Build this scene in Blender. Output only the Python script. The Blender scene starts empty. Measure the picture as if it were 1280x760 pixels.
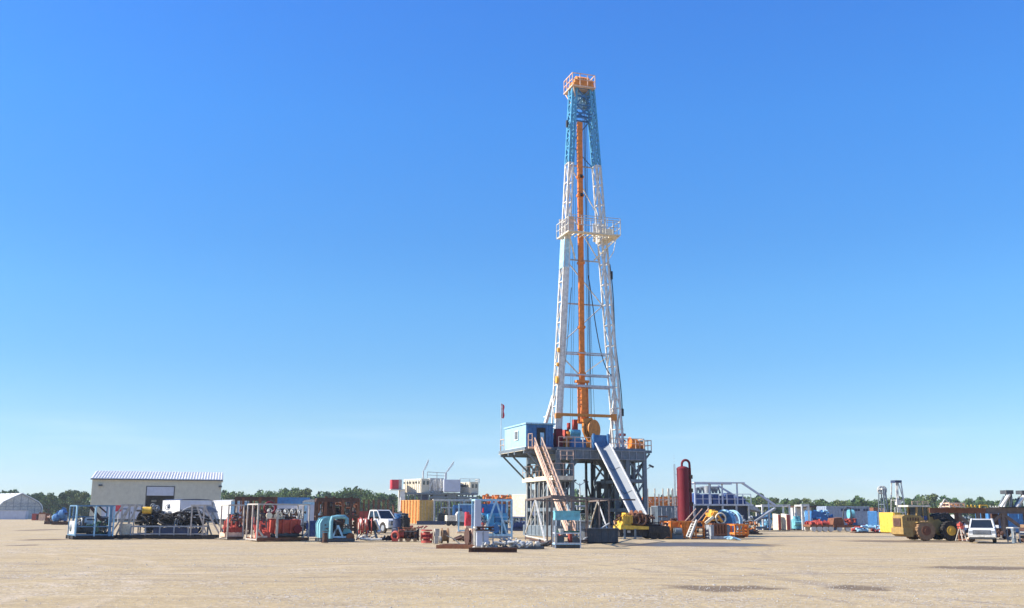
import bpy, math, random
from mathutils import Vector, Matrix, Euler
R = math.radians
rnd = random.Random(7)
scene = bpy.context.scene
COL = scene.collection

# ------------------------------------------------------------------ camera
F = 1300.0; CAMH = 1.9; YH0 = 643.0; ROLL = 0.0040
PITCH = math.atan((YH0 - 380) / F)
CM = Matrix.Rotation(R(90) + PITCH, 3, 'X') @ Matrix.Rotation(math.atan(ROLL), 3, 'Z')
cam_d = bpy.data.cameras.new('camera'); cam = bpy.data.objects.new('camera', cam_d); COL.objects.link(cam)
cam_d.sensor_width = 36; cam_d.lens = F / 1280 * 36; cam_d.clip_end = 6000; cam_d.clip_start = 0.3
M4 = CM.to_4x4(); M4.translation = Vector((0, 0, CAMH)); cam.matrix_world = M4
scene.camera = cam

def ray(px, py):
    return CM @ Vector((px - 640, 380 - py, -F))
def W(px, py, D):                      # point seen at pixel, in the plane Y = D
    r = ray(px, py); r = r * (D / r.y); return Vector((r.x, r.y, r.z + CAMH))
def yh(px): return YH0 + ROLL * (px - 640)
def G(px, D):                          # ground point in a pixel column at depth D
    yb = yh(px) + F * CAMH / D
    p = W(px, yb, D); return Vector((p.x, D, 0))
def GD(px, py):                        # ground point at a pixel
    r = ray(px, py); r = r * (-CAMH / r.z); return Vector((r.x, r.y, 0))
def S(D): return F / (D * math.cos(PITCH))   # pixels per metre near the ground

# ------------------------------------------------------------------ materials
def nd(nt, t, x=0, y=0):
    n = nt.nodes.new(t); n.location = (x, y); return n
MATS = {}
def paint(name, col, rough=0.55, metal=0.0, wear=0.12, dirt=0.18, dirt_col=(0.20, 0.13, 0.08), scale=1.2, bump=0.0, spec=0.4):
    m = bpy.data.materials.new(name); m.use_nodes = True; nt = m.node_tree; b = nt.nodes['Principled BSDF']
    tc = nd(nt, 'ShaderNodeTexCoord'); geo = nd(nt, 'ShaderNodeObjectInfo')
    add = nd(nt, 'ShaderNodeVectorMath'); add.operation = 'ADD'
    nt.links.new(tc.outputs['Object'], add.inputs[0])
    mul = nd(nt, 'ShaderNodeVectorMath'); mul.operation = 'MULTIPLY'
    nt.links.new(geo.outputs['Location'], mul.inputs[0]); mul.inputs[1].default_value = (0.37, 0.61, 0.2)
    nt.links.new(mul.outputs[0], add.inputs[1])
    n1 = nd(nt, 'ShaderNodeTexNoise'); n1.inputs['Scale'].default_value = scale; n1.inputs['Detail'].default_value = 8; n1.inputs['Roughness'].default_value = .65
    nt.links.new(add.outputs[0], n1.inputs['Vector'])
    # rust and dirt streaks run down: stretch in z
    mp = nd(nt, 'ShaderNodeMapping'); mp.inputs['Scale'].default_value = (3.0, 3.0, 0.7)
    nt.links.new(add.outputs[0], mp.inputs['Vector'])
    n2 = nd(nt, 'ShaderNodeTexNoise'); n2.inputs['Scale'].default_value = scale * 1.3; n2.inputs['Detail'].default_value = 6; n2.inputs['Roughness'].default_value = .7
    nt.links.new(mp.outputs[0], n2.inputs['Vector'])
    r1 = nd(nt, 'ShaderNodeMapRange'); r1.inputs['From Min'].default_value = .3; r1.inputs['From Max'].default_value = .7
    r1.inputs['To Min'].default_value = 1 - wear; r1.inputs['To Max'].default_value = 1 + wear * .6
    nt.links.new(n1.outputs['Fac'], r1.inputs['Value'])
    vm = nd(nt, 'ShaderNodeVectorMath'); vm.operation = 'SCALE'; vm.inputs[0].default_value = col[:3]
    nt.links.new(r1.outputs['Result'], vm.inputs['Scale'])
    r2 = nd(nt, 'ShaderNodeMapRange'); r2.inputs['From Min'].default_value = .52; r2.inputs['From Max'].default_value = .74
    r2.inputs['To Max'].default_value = min(1, dirt * 3)
    nt.links.new(n2.outputs['Fac'], r2.inputs['Value'])
    mx = nd(nt, 'ShaderNodeMix'); mx.data_type = 'RGBA'
    nt.links.new(r2.outputs['Result'], mx.inputs[0]); nt.links.new(vm.outputs[0], mx.inputs[6]); mx.inputs[7].default_value = (*dirt_col, 1)
    nt.links.new(mx.outputs[2], b.inputs['Base Color'])
    rr = nd(nt, 'ShaderNodeMapRange'); rr.inputs['To Min'].default_value = rough - .08; rr.inputs['To Max'].default_value = min(1, rough + .3)
    nt.links.new(n2.outputs['Fac'], rr.inputs['Value']); nt.links.new(rr.outputs['Result'], b.inputs['Roughness'])
    b.inputs['Metallic'].default_value = metal; b.inputs['Specular IOR Level'].default_value = spec
    if bump:
        bp = nd(nt, 'ShaderNodeBump'); bp.inputs['Strength'].default_value = bump; bp.inputs['Distance'].default_value = .05
        nt.links.new(n1.outputs['Fac'], bp.inputs['Height']); nt.links.new(bp.outputs[0], b.inputs['Normal'])
    MATS[name] = m; return m
RUST = (0.20, 0.075, 0.035)
P = dict(
 white=((.76, .74, .68), .45), cream=((.74, .66, .50), .5), offwhite=((.56, .55, .50), .5), lavender=((.50, .53, .60), .5),
 grey=((.30, .33, .36), .55), steel=((.15, .19, .22), .5), darksteel=((.06, .07, .08), .5), black=((.018, .018, .020), .6),
 lightgrey=((.50, .53, .56), .45), blue=((.04, .17, .38), .45), lightblue=((.10, .37, .58), .45), paleblue=((.34, .58, .72), .5),
 sunlit_blue=((.48, .70, .78), .45), slidegrey=((.27, .29, .30), .45), dullblue=((.27,.33,.42),.5), steelbrown=((.16,.12,.10),.7), crownorange=((.66, .25, .045), .5), ochre_sunlit=((.66, .36, .11), .55), deepblue=((.02, .06, .20), .45), navy=((.02, .04, .10), .45), teal=((.16, .46, .52), .5), green=((.06, .16, .10), .6),
 red=((.44, .07, .05), .5), brightred=((.62, .03, .05), .4), darkred=((.17, .004, .014), .6), orange=((.74, .22, .03), .45), amber=((.80, .36, .05), .5),
 yellow=((.74, .46, .06), .5), ochre=((.60, .36, .08), .55), loader=((.36, .23, .07), .55), cageblue=((.10, .22, .34), .5), frost=((.48, .44, .38), .55), mastwhite=((.74, .71, .64), .5), paleteal=((.18, .40, .45), .5), salmon=((.76, .52, .37), .5), tanwall=((.56, .54, .43), .6), silver=((.62, .62, .60), .4),
 rust=(RUST, .8), brown=((.085, .04, .028), .75), tire=((.025, .023, .022), .85), rubber=((.02, .02, .022), .7), wood=((.28, .17, .09), .8),
 chrome=((.55, .56, .58), .25), fabric=((.78, .78, .74), .7), roofmetal=((.78, .76, .72), .5), concrete=((.42, .39, .34), .85))
SMOOTH = ('roofmetal', 'tanwall', 'fabric', 'lavender', 'sunlit_blue', 'slidegrey', 'silver', 'darkred')
for k, (c, r) in P.items():
    rusty = k in ('red', 'orange', 'white', 'cream', 'salmon', 'teal', 'mastwhite', 'frost', 'crownorange', 'yellow', 'lightblue', 'paleblue')
    paint(k, c, r, metal=.9 if k == 'chrome' else 0, wear=.10 if k in SMOOTH else .34, scale=1.2 if k in SMOOTH else 3.2, dirt=.16 if rusty else .06 if k in SMOOTH else .20,
          dirt_col=RUST if rusty else (.20, .15, .10), bump=.3 if k in ('rust', 'brown', 'wood', 'concrete') else 0)
def glassmat():
    m = bpy.data.materials.new('glass_dark'); m.use_nodes = True; b = m.node_tree.nodes['Principled BSDF']
    n = nd(m.node_tree, 'ShaderNodeTexNoise'); n.inputs['Scale'].default_value = 2
    r = nd(m.node_tree, 'ShaderNodeMapRange'); r.inputs['To Min'].default_value = .03; r.inputs['To Max'].default_value = .12
    m.node_tree.links.new(n.outputs['Fac'], r.inputs['Value']); m.node_tree.links.new(r.outputs[0], b.inputs['Roughness'])
    b.inputs['Base Color'].default_value = (.015, .02, .025, 1); b.inputs['Specular IOR Level'].default_value = .7
    MATS['glass'] = m
glassmat()

# ------------------------------------------------------------------ mesh builder
class MB:
    def __init__(s, M=None): s.v = []; s.f = []; s.mi = []; s.M = M; s.cur = 0; s.st = []
    def add(s, vs, fs):
        o = len(s.v); s.st.append((o, len(s.f)))
        for p in vs: s.v.append(tuple(p))
        for f in fs: s.f.append([o + i for i in f]); s.mi.append(s.cur)
    def j(s): return rnd.uniform(-.002, .002)
    def box(s, x0, x1, y0, y1, z0, z1):
        x0 += s.j(); x1 += s.j(); y0 += s.j(); y1 += s.j(); z0 += s.j(); z1 += s.j()
        vs = [(x, y, z) for x in (x0, x1) for y in (y0, y1) for z in (z0, z1)]
        s.add(vs, [(0, 1, 3, 2), (4, 6, 7, 5), (0, 4, 5, 1), (2, 3, 7, 6), (0, 2, 6, 4), (1, 5, 7, 3)]); return s
    def cbox(s, c, d, rz=0, rx=0, ry=0):
        m = Euler((R(rx), R(ry), R(rz))).to_matrix(); c = Vector(c)
        d = [a / 2 + s.j() for a in d]
        vs = [c + m @ Vector((x * d[0], y * d[1], z * d[2])) for x in (-1, 1) for y in (-1, 1) for z in (-1, 1)]
        s.add(vs, [(0, 1, 3, 2), (4, 6, 7, 5), (0, 4, 5, 1), (2, 3, 7, 6), (0, 2, 6, 4), (1, 5, 7, 3)]); return s
    def beam(s, p, q, w, h=None):
        p = Vector(p); q = Vector(q); d = q - p
        if d.length < 1e-5: return s
        h = (h or w) / 2 + s.j(); w = w / 2 + s.j(); d.normalize()
        up = Vector((0, 0, 1)) if abs(d.z) < .9 else Vector((0, 1, 0))
        a = d.cross(up).normalized(); b = a.cross(d).normalized()
        vs = [e + a * x * w + b * y * h for e in (p, q) for x, y in ((-1, -1), (1, -1), (1, 1), (-1, 1))]
        s.add(vs, [(3, 2, 1, 0), (4, 5, 6, 7), (0, 1, 5, 4), (1, 2, 6, 5), (2, 3, 7, 6), (3, 0, 4, 7)]); return s
    def cyl(s, p, q, r, n=12, r2=None, cap=True):
        p = Vector(p); q = Vector(q); d = (q - p).normalized(); r2 = r if r2 is None else r2
        up = Vector((0, 0, 1)) if abs(d.z) < .9 else Vector((0, 1, 0))
        a = d.cross(up).normalized(); b = a.cross(d)
        vs = []
        for e, rr in ((p, r), (q, r2)):
            for i in range(n):
                t = 2 * math.pi * i / n; vs.append(e + (a * math.cos(t) + b * math.sin(t)) * rr)
        fs = [(i, (i + 1) % n, n + (i + 1) % n, n + i) for i in range(n)]
        if cap: fs += [tuple(range(n))[::-1], tuple(range(n, 2 * n))]
        s.add(vs, fs); return s
    def tube(s, pts, r, n=6):
        pts = [Vector(p) for p in pts]; vs = []; prev = None
        for i, p in enumerate(pts):
            d = (pts[min(i + 1, len(pts) - 1)] - pts[max(i - 1, 0)])
            if d.length < 1e-6: d = Vector((0, 0, 1))
            d.normalize()
            if prev is None:
                up = Vector((0, 0, 1)) if abs(d.z) < .9 else Vector((0, 1, 0)); a = d.cross(up).normalized()
            else: a = (prev - d * prev.dot(d)).normalized()
            prev = a; b = a.cross(d)
            for k in range(n):
                t = 2 * math.pi * k / n; vs.append(p + (a * math.cos(t) + b * math.sin(t)) * r)
        fs = [(i * n + k, i * n + (k + 1) % n, (i + 1) * n + (k + 1) % n, (i + 1) * n + k) for i in range(len(pts) - 1) for k in range(n)]
        fs += [tuple(range(n))[::-1], tuple(range((len(pts) - 1) * n, len(pts) * n))]
        s.add(vs, fs); return s
    def ring(s, c, axis, Rr, r, n=24, m=6):
        c = Vector(c); ax = Vector(axis).normalized(); up = Vector((0, 0, 1)) if abs(ax.z) < .9 else Vector((0, 1, 0))
        a = ax.cross(up).normalized(); b = ax.cross(a); vs = []
        for i in range(n):
            t = 2 * math.pi * i / n; e = a * math.cos(t) + b * math.sin(t)
            for k in range(m):
                u = 2 * math.pi * k / m; vs.append(c + e * (Rr + r * math.cos(u)) + ax * r * math.sin(u))
        s.add(vs, [(i * m + k, ((i + 1) % n) * m + k, ((i + 1) % n) * m + (k + 1) % m, i * m + (k + 1) % m) for i in range(n) for k in range(m)]); return s
    def prism(s, out, y0, y1, ax='y'):           # outline in xz extruded along y (or in yz along x)
        n = len(out); y0 += s.j(); y1 += s.j()
        if ax == 'y': vs = [(x, y0, z) for x, z in out] + [(x, y1, z) for x, z in out]
        elif ax == 'x': vs = [(y0, x, z) for x, z in out] + [(y1, x, z) for x, z in out]
        else: vs = [(x, y, y0) for x, y in out] + [(x, y, y1) for x, y in out]
        s.add(vs, [tuple(range(n)), tuple(range(n, 2 * n))[::-1]] + [(i, i + n, (i + 1) % n + n, (i + 1) % n) for i in range(n)]); return s
    def loft(s, secs, close=True):
        n = len(secs[0]); vs = [p for q in secs for p in q]
        fs = [(i * n + k, i * n + (k + 1) % n, (i + 1) * n + (k + 1) % n, (i + 1) * n + k) for i in range(len(secs) - 1) for k in range(n)]
        if close: fs += [tuple(range(n))[::-1], tuple(range((len(secs) - 1) * n, len(secs) * n))]
        s.add(vs, fs); return s
    def sphere(s, c, r, n=10, m=6, sc=(1, 1, 1)):
        c = Vector(c); vs = [c + Vector((0, 0, -r * sc[2]))]
        for i in range(1, m):
            ph = -math.pi / 2 + math.pi * i / m
            for k in range(n):
                t = 2 * math.pi * k / n; vs.append(c + Vector((math.cos(ph) * math.cos(t) * sc[0], math.cos(ph) * math.sin(t) * sc[1], math.sin(ph) * sc[2])) * r)
        vs.append(c + Vector((0, 0, r * sc[2]))); L = len(vs) - 1; fs = []
        for k in range(n):
            fs.append((0, 1 + (k + 1) % n, 1 + k)); fs.append((L, L - n + k, L - n + (k + 1) % n))
        for i in range(m - 2):
            for k in range(n):
                a = 1 + i * n; fs.append((a + k, a + (k + 1) % n, a + n + (k + 1) % n, a + n + k))
        s.add(vs, fs); return s
    def lattice(s, A, B, nseg, chord, brace, faces=(0, 1, 2, 3), cross=False):   # A,B: four corners
        A = [Vector(a) for a in A]; B = [Vector(b) for b in B]
        for a, b in zip(A, B): s.beam(a, b, chord)
        for k in range(nseg):
            t0 = k / nseg; t1 = (k + 1) / nseg
            for fi in faces:
                a0 = A[fi].lerp(B[fi], t0); b0 = A[(fi + 1) % 4].lerp(B[(fi + 1) % 4], t0)
                a1 = A[fi].lerp(B[fi], t1); b1 = A[(fi + 1) % 4].lerp(B[(fi + 1) % 4], t1)
                s.beam(a1, b1, brace * 1.1)
                if cross: s.beam(a0, b1, brace); s.beam(b0, a1, brace)
                elif (k + fi) % 2: s.beam(a0, b1, brace)
                else: s.beam(b0, a1, brace)
        return s
    def rail(s, pts, h=1.05, r=.045, step=1.5, mid=True):
        pts = [Vector(p) for p in pts]
        for a, b in zip(pts, pts[1:]):
            L = (b - a).length; n = max(1, round(L / step)); Z = Vector((0, 0, 1))
            s.beam(a + Z * h, b + Z * h, r)
            if mid: s.beam(a + Z * h * .5, b + Z * h * .5, r * .8)
            for i in range(n + 1):
                p = a.lerp(b, i / n); s.beam(p, p + Z * h, r)
        return s
    def mesh(s, name):
        me = bpy.data.meshes.new(name); me.from_pydata(s.v, [], s.f)
        me.polygons.foreach_set('use_smooth', [True] * len(me.polygons)); me.set_sharp_from_angle(angle=R(35)); me.update(); return me

class Node:                     # a part or sub-part
    def __init__(s, th, name, mat, parent, label): s.th = th; s.name = name; s.mat = mat; s.parent = parent; s.mb = MB(); s.label = label; s.ob = None; s.bevel = 0
    def __getattr__(s, k):
        if k.startswith('__') or k in ('mb', 'ob'): raise AttributeError(k)
        f = getattr(s.mb, k)
        def g(*a, **kw): f(*a, **kw); return s
        return g
ALL = []
EACH = {'window', 'end_window', 'pulley', 'wind_wall', 'gauge', 'mast_fitting', 'end_panel', 'reflector', 'v_door_post', 'gauge', 'inner_shelf', 'cylinder', 'timber', 'painted_mark', 'flange', 'rod'}
class Thing:
    def __init__(s, name, label, cat, loc, rz=0, group=None, kind=None, single=None):
        s.name = name; s.label = label; s.cat = cat; s.loc = Vector(loc); s.rz = rz; s.group = group; s.kind = kind
        s.parts = []; ALL.append(s); s.single = single; s.root = None
        if single: s.sn = Node(s, name, single, None, None)
    def p(s, name, mat, parent=None, label=None):
        n = Node(s, name, mat, parent, label); s.parts.append(n); return n
    def build(s):
        if s.single:
            o = bpy.data.objects.new(s.name, s.sn.mb.mesh(s.name)); o.data.materials.append(MATS[s.single])
        else: o = bpy.data.objects.new(s.name, None); o.empty_display_size = .5
        COL.objects.link(o); o.location = s.loc; o.rotation_euler = (0, 0, R(s.rz)); s.root = o
        if s.label: o['label'] = s.label
        if s.cat: o['category'] = s.cat
        if s.group: o['group'] = s.group
        if s.kind: o['kind'] = s.kind
        for n in list(s.parts):
            if n.name in EACH and len(n.mb.st) > 1:        # several loose pieces of one kind: each becomes a part of its own
                mb = n.mb; cuts = mb.st + [(len(mb.v), len(mb.f))]; i = s.parts.index(n)
                for (v0, f0), (v1, f1) in list(zip(cuts, cuts[1:]))[1:]:
                    k = Node(s, n.name, n.mat, n.parent, n.label); k.mb.v = mb.v[v0:v1]; k.mb.f = [[q - v0 for q in f] for f in mb.f[f0:f1]]; s.parts.insert(i + 1, k)
                mb.v = mb.v[:cuts[1][0]]; mb.f = mb.f[:cuts[1][1]]
        for n in s.parts:
            if not n.mb.v: continue
            c = bpy.data.objects.new(n.name, n.mb.mesh(n.name)); c.data.materials.append(MATS[n.mat]); COL.objects.link(c)
            c.parent = n.parent.ob if n.parent and n.parent.ob else o; n.ob = c
            if n.label: c['label'] = n.label
            if n.bevel: bv = c.modifiers.new('bevel', 'BEVEL'); bv.width = n.bevel; bv.segments = 3; bv.limit_method = 'ANGLE'; bv.angle_limit = R(20)
        return o
    def inv(s, w):               # world -> local
        return Matrix.Rotation(-R(s.rz), 3, 'Z') @ (Vector(w) - s.loc)
    def lx(s, px):               # local x where the vertical plane y = 0 of this thing crosses a pixel column
        g = G(px, 100); k = g.x / 100; c, n = math.cos(R(s.rz)), math.sin(R(s.rz)); return (k * s.loc.y - s.loc.x) / (c - k * n)
def at(px, D): return G(px, D)
def copy_tree(o, loc, rz, label=None, parent=None):
    c = o.copy(); COL.objects.link(c); c.parent = parent
    if parent is None:
        c.location = loc; c.rotation_euler = (0, 0, R(rz))
        if label: c['label'] = label
    for ch in list(o.children): copy_tree(ch, None, None, None, c)
    return c

# ------------------------------------------------------------------ world and sun
SUN_EL = 36.0; SUN_AZ = 186.0        # azimuth of the sun measured from +X counter-clockwise (180 = exactly left)
def setup_world():
    w = bpy.data.worlds.new('World'); scene.world = w; w.use_nodes = True; nt = w.node_tree
    bg = nt.nodes['Background']; sky = nd(nt, 'ShaderNodeTexSky'); sky.sky_type = 'NISHITA'; sky.sun_disc = False
    sky.sun_elevation = R(SUN_EL); sky.sun_rotation = R(90 - SUN_AZ)
    sky.air_density = SKY['air']; sky.dust_density = SKY['dust']; sky.ozone_density = SKY['ozone']; sky.altitude = 0
    hs = nd(nt, 'ShaderNodeHueSaturation'); hs.inputs['Saturation'].default_value = SKY['sat']; hs.inputs['Value'].default_value = 1; hs.inputs['Hue'].default_value = SKY['hue']
    nt.links.new(sky.outputs[0], hs.inputs['Color'])
    # clear-air grading of the Nishita sky by elevation (a deeper zenith and a cooler horizon)
    tc = nd(nt, 'ShaderNodeTexCoord'); sx = nd(nt, 'ShaderNodeSeparateXYZ'); nt.links.new(tc.outputs['Generated'], sx.inputs[0])
    cr = nd(nt, 'ShaderNodeValToRGB'); e = cr.color_ramp.elements
    G_ = [(0, (.54, .74, 1.25)), (.027, (.54, .74, 1.25)), (.083, (.60, .78, 1.03)), (.141, (.62, .85, 1.09)), (.198, (.72, .97, 1.20)), (.255, (.76, 1.01, 1.28)), (.365, (.92, 1.18, 1.54)), (.465, (1.06, 1.21, 1.68)), (1, (1.06, 1.21, 1.7))]
    while len(e) < len(G_): e.new(.5)
    for q, (p, c) in zip(e, G_): q.position = p; q.color = (c[0] / 1.68, c[1] / 1.72, c[2] / 1.76, 1)
    nt.links.new(sx.outputs['Z'], cr.inputs[0])
    mx = nd(nt, 'ShaderNodeMix'); mx.data_type = 'RGBA'; mx.blend_type = 'MULTIPLY'; mx.inputs[0].default_value = 1
    nt.links.new(hs.outputs[0], mx.inputs[6]); nt.links.new(cr.outputs[0], mx.inputs[7])
    # a few faint wisps low in the sky
    mp = nd(nt, 'ShaderNodeMapping'); mp.inputs['Scale'].default_value = (3, 3, 26); nt.links.new(tc.outputs['Generated'], mp.inputs['Vector'])
    ns = nd(nt, 'ShaderNodeTexNoise'); ns.inputs['Scale'].default_value = 2.2; ns.inputs['Detail'].default_value = 5; nt.links.new(mp.outputs[0], ns.inputs['Vector'])
    r1 = nd(nt, 'ShaderNodeMapRange'); r1.inputs['From Min'].default_value = .56; r1.inputs['From Max'].default_value = .78; r1.inputs['To Max'].default_value = .22; nt.links.new(ns.outputs['Fac'], r1.inputs['Value'])
    r2 = nd(nt, 'ShaderNodeMapRange'); r2.inputs['From Min'].default_value = .11; r2.inputs['From Max'].default_value = .03; nt.links.new(sx.outputs['Z'], r2.inputs['Value'])
    mm = nd(nt, 'ShaderNodeMath'); mm.operation = 'MULTIPLY'; nt.links.new(r1.outputs[0], mm.inputs[0]); nt.links.new(r2.outputs[0], mm.inputs[1])
    m2 = nd(nt, 'ShaderNodeMix'); m2.data_type = 'RGBA'; nt.links.new(mm.outputs[0], m2.inputs[0]); nt.links.new(mx.outputs[2], m2.inputs[6]); m2.inputs[7].default_value = (4.0, 4.4, 4.6, 1)
    nt.links.new(m2.outputs[2], bg.inputs['Color'])
    bg.inputs['Strength'].default_value = SKY['str']
    l = bpy.data.lights.new('sun', 'SUN'); l.energy = SKY['sun']; l.angle = R(.53); l.color = (1, .93, .82)
    o = bpy.data.objects.new('sun', l); COL.objects.link(o)
    d = Vector((math.cos(R(SUN_AZ)) * math.cos(R(SUN_EL)), math.sin(R(SUN_AZ)) * math.cos(R(SUN_EL)), math.sin(R(SUN_EL))))
    o.rotation_euler = d.to_track_quat('Z', 'Y').to_euler(); o.location = d * 100
    v = scene.view_settings; v.view_transform = 'Standard'; v.look = 'None'; v.gamma = 1; v.use_curve_mapping = False; v.exposure = SKY['exp']
    scene.render.film_transparent = False
SKY = dict(air=1.0, dust=.0, ozone=1.6, sat=1.35, hue=.5, str=.15, sun=5.0, exp=0.84)
setup_world()

# ------------------------------------------------------------------ ground
def ground():
    n = 90; size = 1600.
    def warp(t): return math.copysign(abs(t) ** 2.6, t)
    vs = []; fs = []
    for i in range(n + 1):
        for k in range(n + 1):
            x = warp(i / n * 2 - 1) * size; y = warp(k / n * 2 - 1) * size
            d = math.hypot(x, y)
            z = 0.0
            if 8 < d < 200: z = .03 * math.sin(x * .11 + y * .03) * math.sin(y * .09) - .03
            vs.append((x, y + 60, z))
    for i in range(n):
        for k in range(n):
            a = i * (n + 1) + k; fs.append((a, a + n + 1, a + n + 2, a + 1))
    me = bpy.data.meshes.new('ground'); me.from_pydata(vs, [], fs)
    me.polygons.foreach_set('use_smooth', [True] * len(fs))
    o = bpy.data.objects.new('ground', me); COL.objects.link(o); o['kind'] = 'structure'
    m = bpy.data.materials.new('packed_dirt'); m.use_nodes = True; nt = m.node_tree; L = nt.links.new; b = nt.nodes['Principled BSDF']
    tc = nd(nt, 'ShaderNodeTexCoord'); sp = tc.outputs['Object']
    def noise(sc, det=6, ro=.6, vec=None):
        t = nd(nt, 'ShaderNodeTexNoise'); t.inputs['Scale'].default_value = sc; t.inputs['Detail'].default_value = det; t.inputs['Roughness'].default_value = ro
        L(vec or sp, t.inputs['Vector']); return t.outputs['Fac']
    def mr(v, a, b_, c=0, d=1):
        t = nd(nt, 'ShaderNodeMapRange'); t.inputs['From Min'].default_value = a; t.inputs['From Max'].default_value = b_; t.inputs['To Min'].default_value = c; t.inputs['To Max'].default_value = d
        L(v, t.inputs['Value']); return t.outputs['Result']
    def mix(f, a, c, mode='MIX'):
        t = nd(nt, 'ShaderNodeMix'); t.data_type = 'RGBA'; t.blend_type = mode
        if hasattr(f, 'default_value') or hasattr(f, 'node'): L(f, t.inputs[0])
        else: t.inputs[0].default_value = f
        for s_, i in ((a, 6), (c, 7)):
            if isinstance(s_, tuple): t.inputs[i].default_value = (*s_, 1)
            else: L(s_, t.inputs[i])
        return t.outputs[2]
    def math_(op, a, c):
        t = nd(nt, 'ShaderNodeMath'); t.operation = op
        for s_, i in ((a, 0), (c, 1)):
            if isinstance(s_, (int, float)): t.inputs[i].default_value = s_
            else: L(s_, t.inputs[i])
        return t.outputs[0]
    big = noise(.035, 5); mid = noise(.35, 8, .65); fine = noise(9, 6, .7)
    mp = nd(nt, 'ShaderNodeMapping'); mp.inputs['Scale'].default_value = (.10, .9, 1); mp.inputs['Rotation'].default_value = (0, 0, R(8)); L(sp, mp.inputs['Vector'])
    streak = noise(1.0, 7, .6, mp.outputs[0])
    c = mix(mr(big, .35, .65), (.455, .335, .16), (.54, .415, .218))
    c = mix(mr(mid, .45, .72, 0, .75), c, (.33, .25, .145))
    c = mix(mr(streak, .50, .70, 0, .45), c, (.62, .50, .32))
    mp2 = nd(nt, 'ShaderNodeMapping'); mp2.inputs['Scale'].default_value = (.07, 1.6, 1); mp2.inputs['Rotation'].default_value = (0, 0, R(-4)); L(sp, mp2.inputs['Vector'])
    c = mix(mr(noise(1.0, 6, .6, mp2.outputs[0]), .56, .72, 0, .4), c, (.29, .22, .145))
    # mottling and crossing tyre tracks
    c = mix(mr(noise(1.7, 9, .78), .48, .66, 0, .6), c, (.30, .235, .15))
    c = mix(mr(noise(2.9, 9, .8), .52, .66, 0, .85), c, (.63, .51, .34))
    tn = nd(nt, 'ShaderNodeTexNoise'); tn.inputs['Scale'].default_value = .12; L(sp, tn.inputs['Vector'])
    tv = nd(nt, 'ShaderNodeVectorMath'); tv.operation = 'MULTIPLY_ADD'; L(tn.outputs['Color'], tv.inputs[0]); tv.inputs[1].default_value = (5, 5, 0); L(sp, tv.inputs[2])
    brk = mr(noise(.5, 6, .7), .42, .6)
    for cx_, cy_, r_ in ((-60, 20, 52), (-58, 22, 68), (40, -10, 66), (10, 160, 125), (-30, 170, 128), (95, 40, 82), (5, -60, 98), (70, 120, 90)):
        for o_ in (0, 1.9):
            sb = nd(nt, 'ShaderNodeVectorMath'); sb.operation = 'DISTANCE'; L(tv.outputs[0], sb.inputs[0]); sb.inputs[1].default_value = (cx_, cy_, 0)
            dd = math_('ABSOLUTE', math_('SUBTRACT', sb.outputs['Value'], r_ + o_), 0)
            c = mix(math_('MULTIPLY', mr(dd, .36, .12, 0, .9), brk), c, (.30, .235, .155) if cx_ % 20 else (.58, .46, .30))
    # gravel speckle
    vo = nd(nt, 'ShaderNodeTexVoronoi'); vo.inputs['Scale'].default_value = 14; L(sp, vo.inputs['Vector'])
    sep = nd(nt, 'ShaderNodeSeparateColor'); L(vo.outputs['Color'], sep.inputs[0])
    patch = mr(noise(.22, 5, .6), .46, .62)
    c = mix(math_('MULTIPLY', mr(sep.outputs[0], .70, .95), math_('MULTIPLY', patch, 1.0)), c, (.62, .56, .48))
    c = mix(math_('MULTIPLY', mr(sep.outputs[1], .78, .95), math_('MULTIPLY', patch, 1.0)), c, (.16, .13, .10))
    c = mix(mr(fine, .40, .66, 0, .6), c, (.28, .215, .15))
    # damp stains and the puddle, each with its own place and outline
    warpn = nd(nt, 'ShaderNodeTexNoise'); warpn.inputs['Scale'].default_value = .8; warpn.inputs['Detail'].default_value = 7; L(sp, warpn.inputs['Vector'])
    wv = nd(nt, 'ShaderNodeVectorMath'); wv.operation = 'MULTIPLY_ADD'; L(warpn.outputs['Color'], wv.inputs[0]); wv.inputs[1].default_value = (1.8, 3.0, 0); wv.inputs[2].default_value = (-.9, -1.5, 0)
    pw = nd(nt, 'ShaderNodeVectorMath'); pw.operation = 'ADD'; L(sp, pw.inputs[0]); L(wv.outputs[0], pw.inputs[1])
    wet = None; stain = None
    def blob(px, py, wpx, hpx, rot=0):
        g = GD(px, py); g2 = GD(px + wpx / 2, py); rx = (g2 - g).length; ry = abs(GD(px, py + hpx / 2).y - g.y)
        t = nd(nt, 'ShaderNodeMapping'); t.vector_type = 'TEXTURE'; t.inputs['Location'].default_value = g; t.inputs['Rotation'].default_value = (0, 0, R(rot)); t.inputs['Scale'].default_value = (rx, ry, 1000)
        L(pw.outputs[0], t.inputs['Vector']); ln = nd(nt, 'ShaderNodeVectorMath'); ln.operation = 'LENGTH'; L(t.outputs[0], ln.inputs[0])
        return mr(ln.outputs['Value'], 1.12, .72)
    for a in ((905, 733.5, 150, 8), (1077, 734, 78, 8), (1235, 708, 150, 5), (1130, 676, 150, 3), (60, 674, 60, 2.5), (50, 662, 40, 2.2), (30, 681, 36, 2), (1000, 662, 140, 2)):
        s_ = blob(*a); stain = s_ if stain is None else math_('MAXIMUM', stain, s_)
    for a in ((885, 680.3, 170, 6), (820, 681, 110, 3.5)):
        s_ = blob(*a); wet = s_ if wet is None else math_('MAXIMUM', wet, s_)
    c = mix(math_('MULTIPLY', stain, mr(fine, .3, .6, .72, 1.0)), c, (.16, .115, .075))
    c = mix(math_('MULTIPLY', wet, .9), c, (.06, .042, .03))
    L(c, b.inputs['Base Color'])
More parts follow.
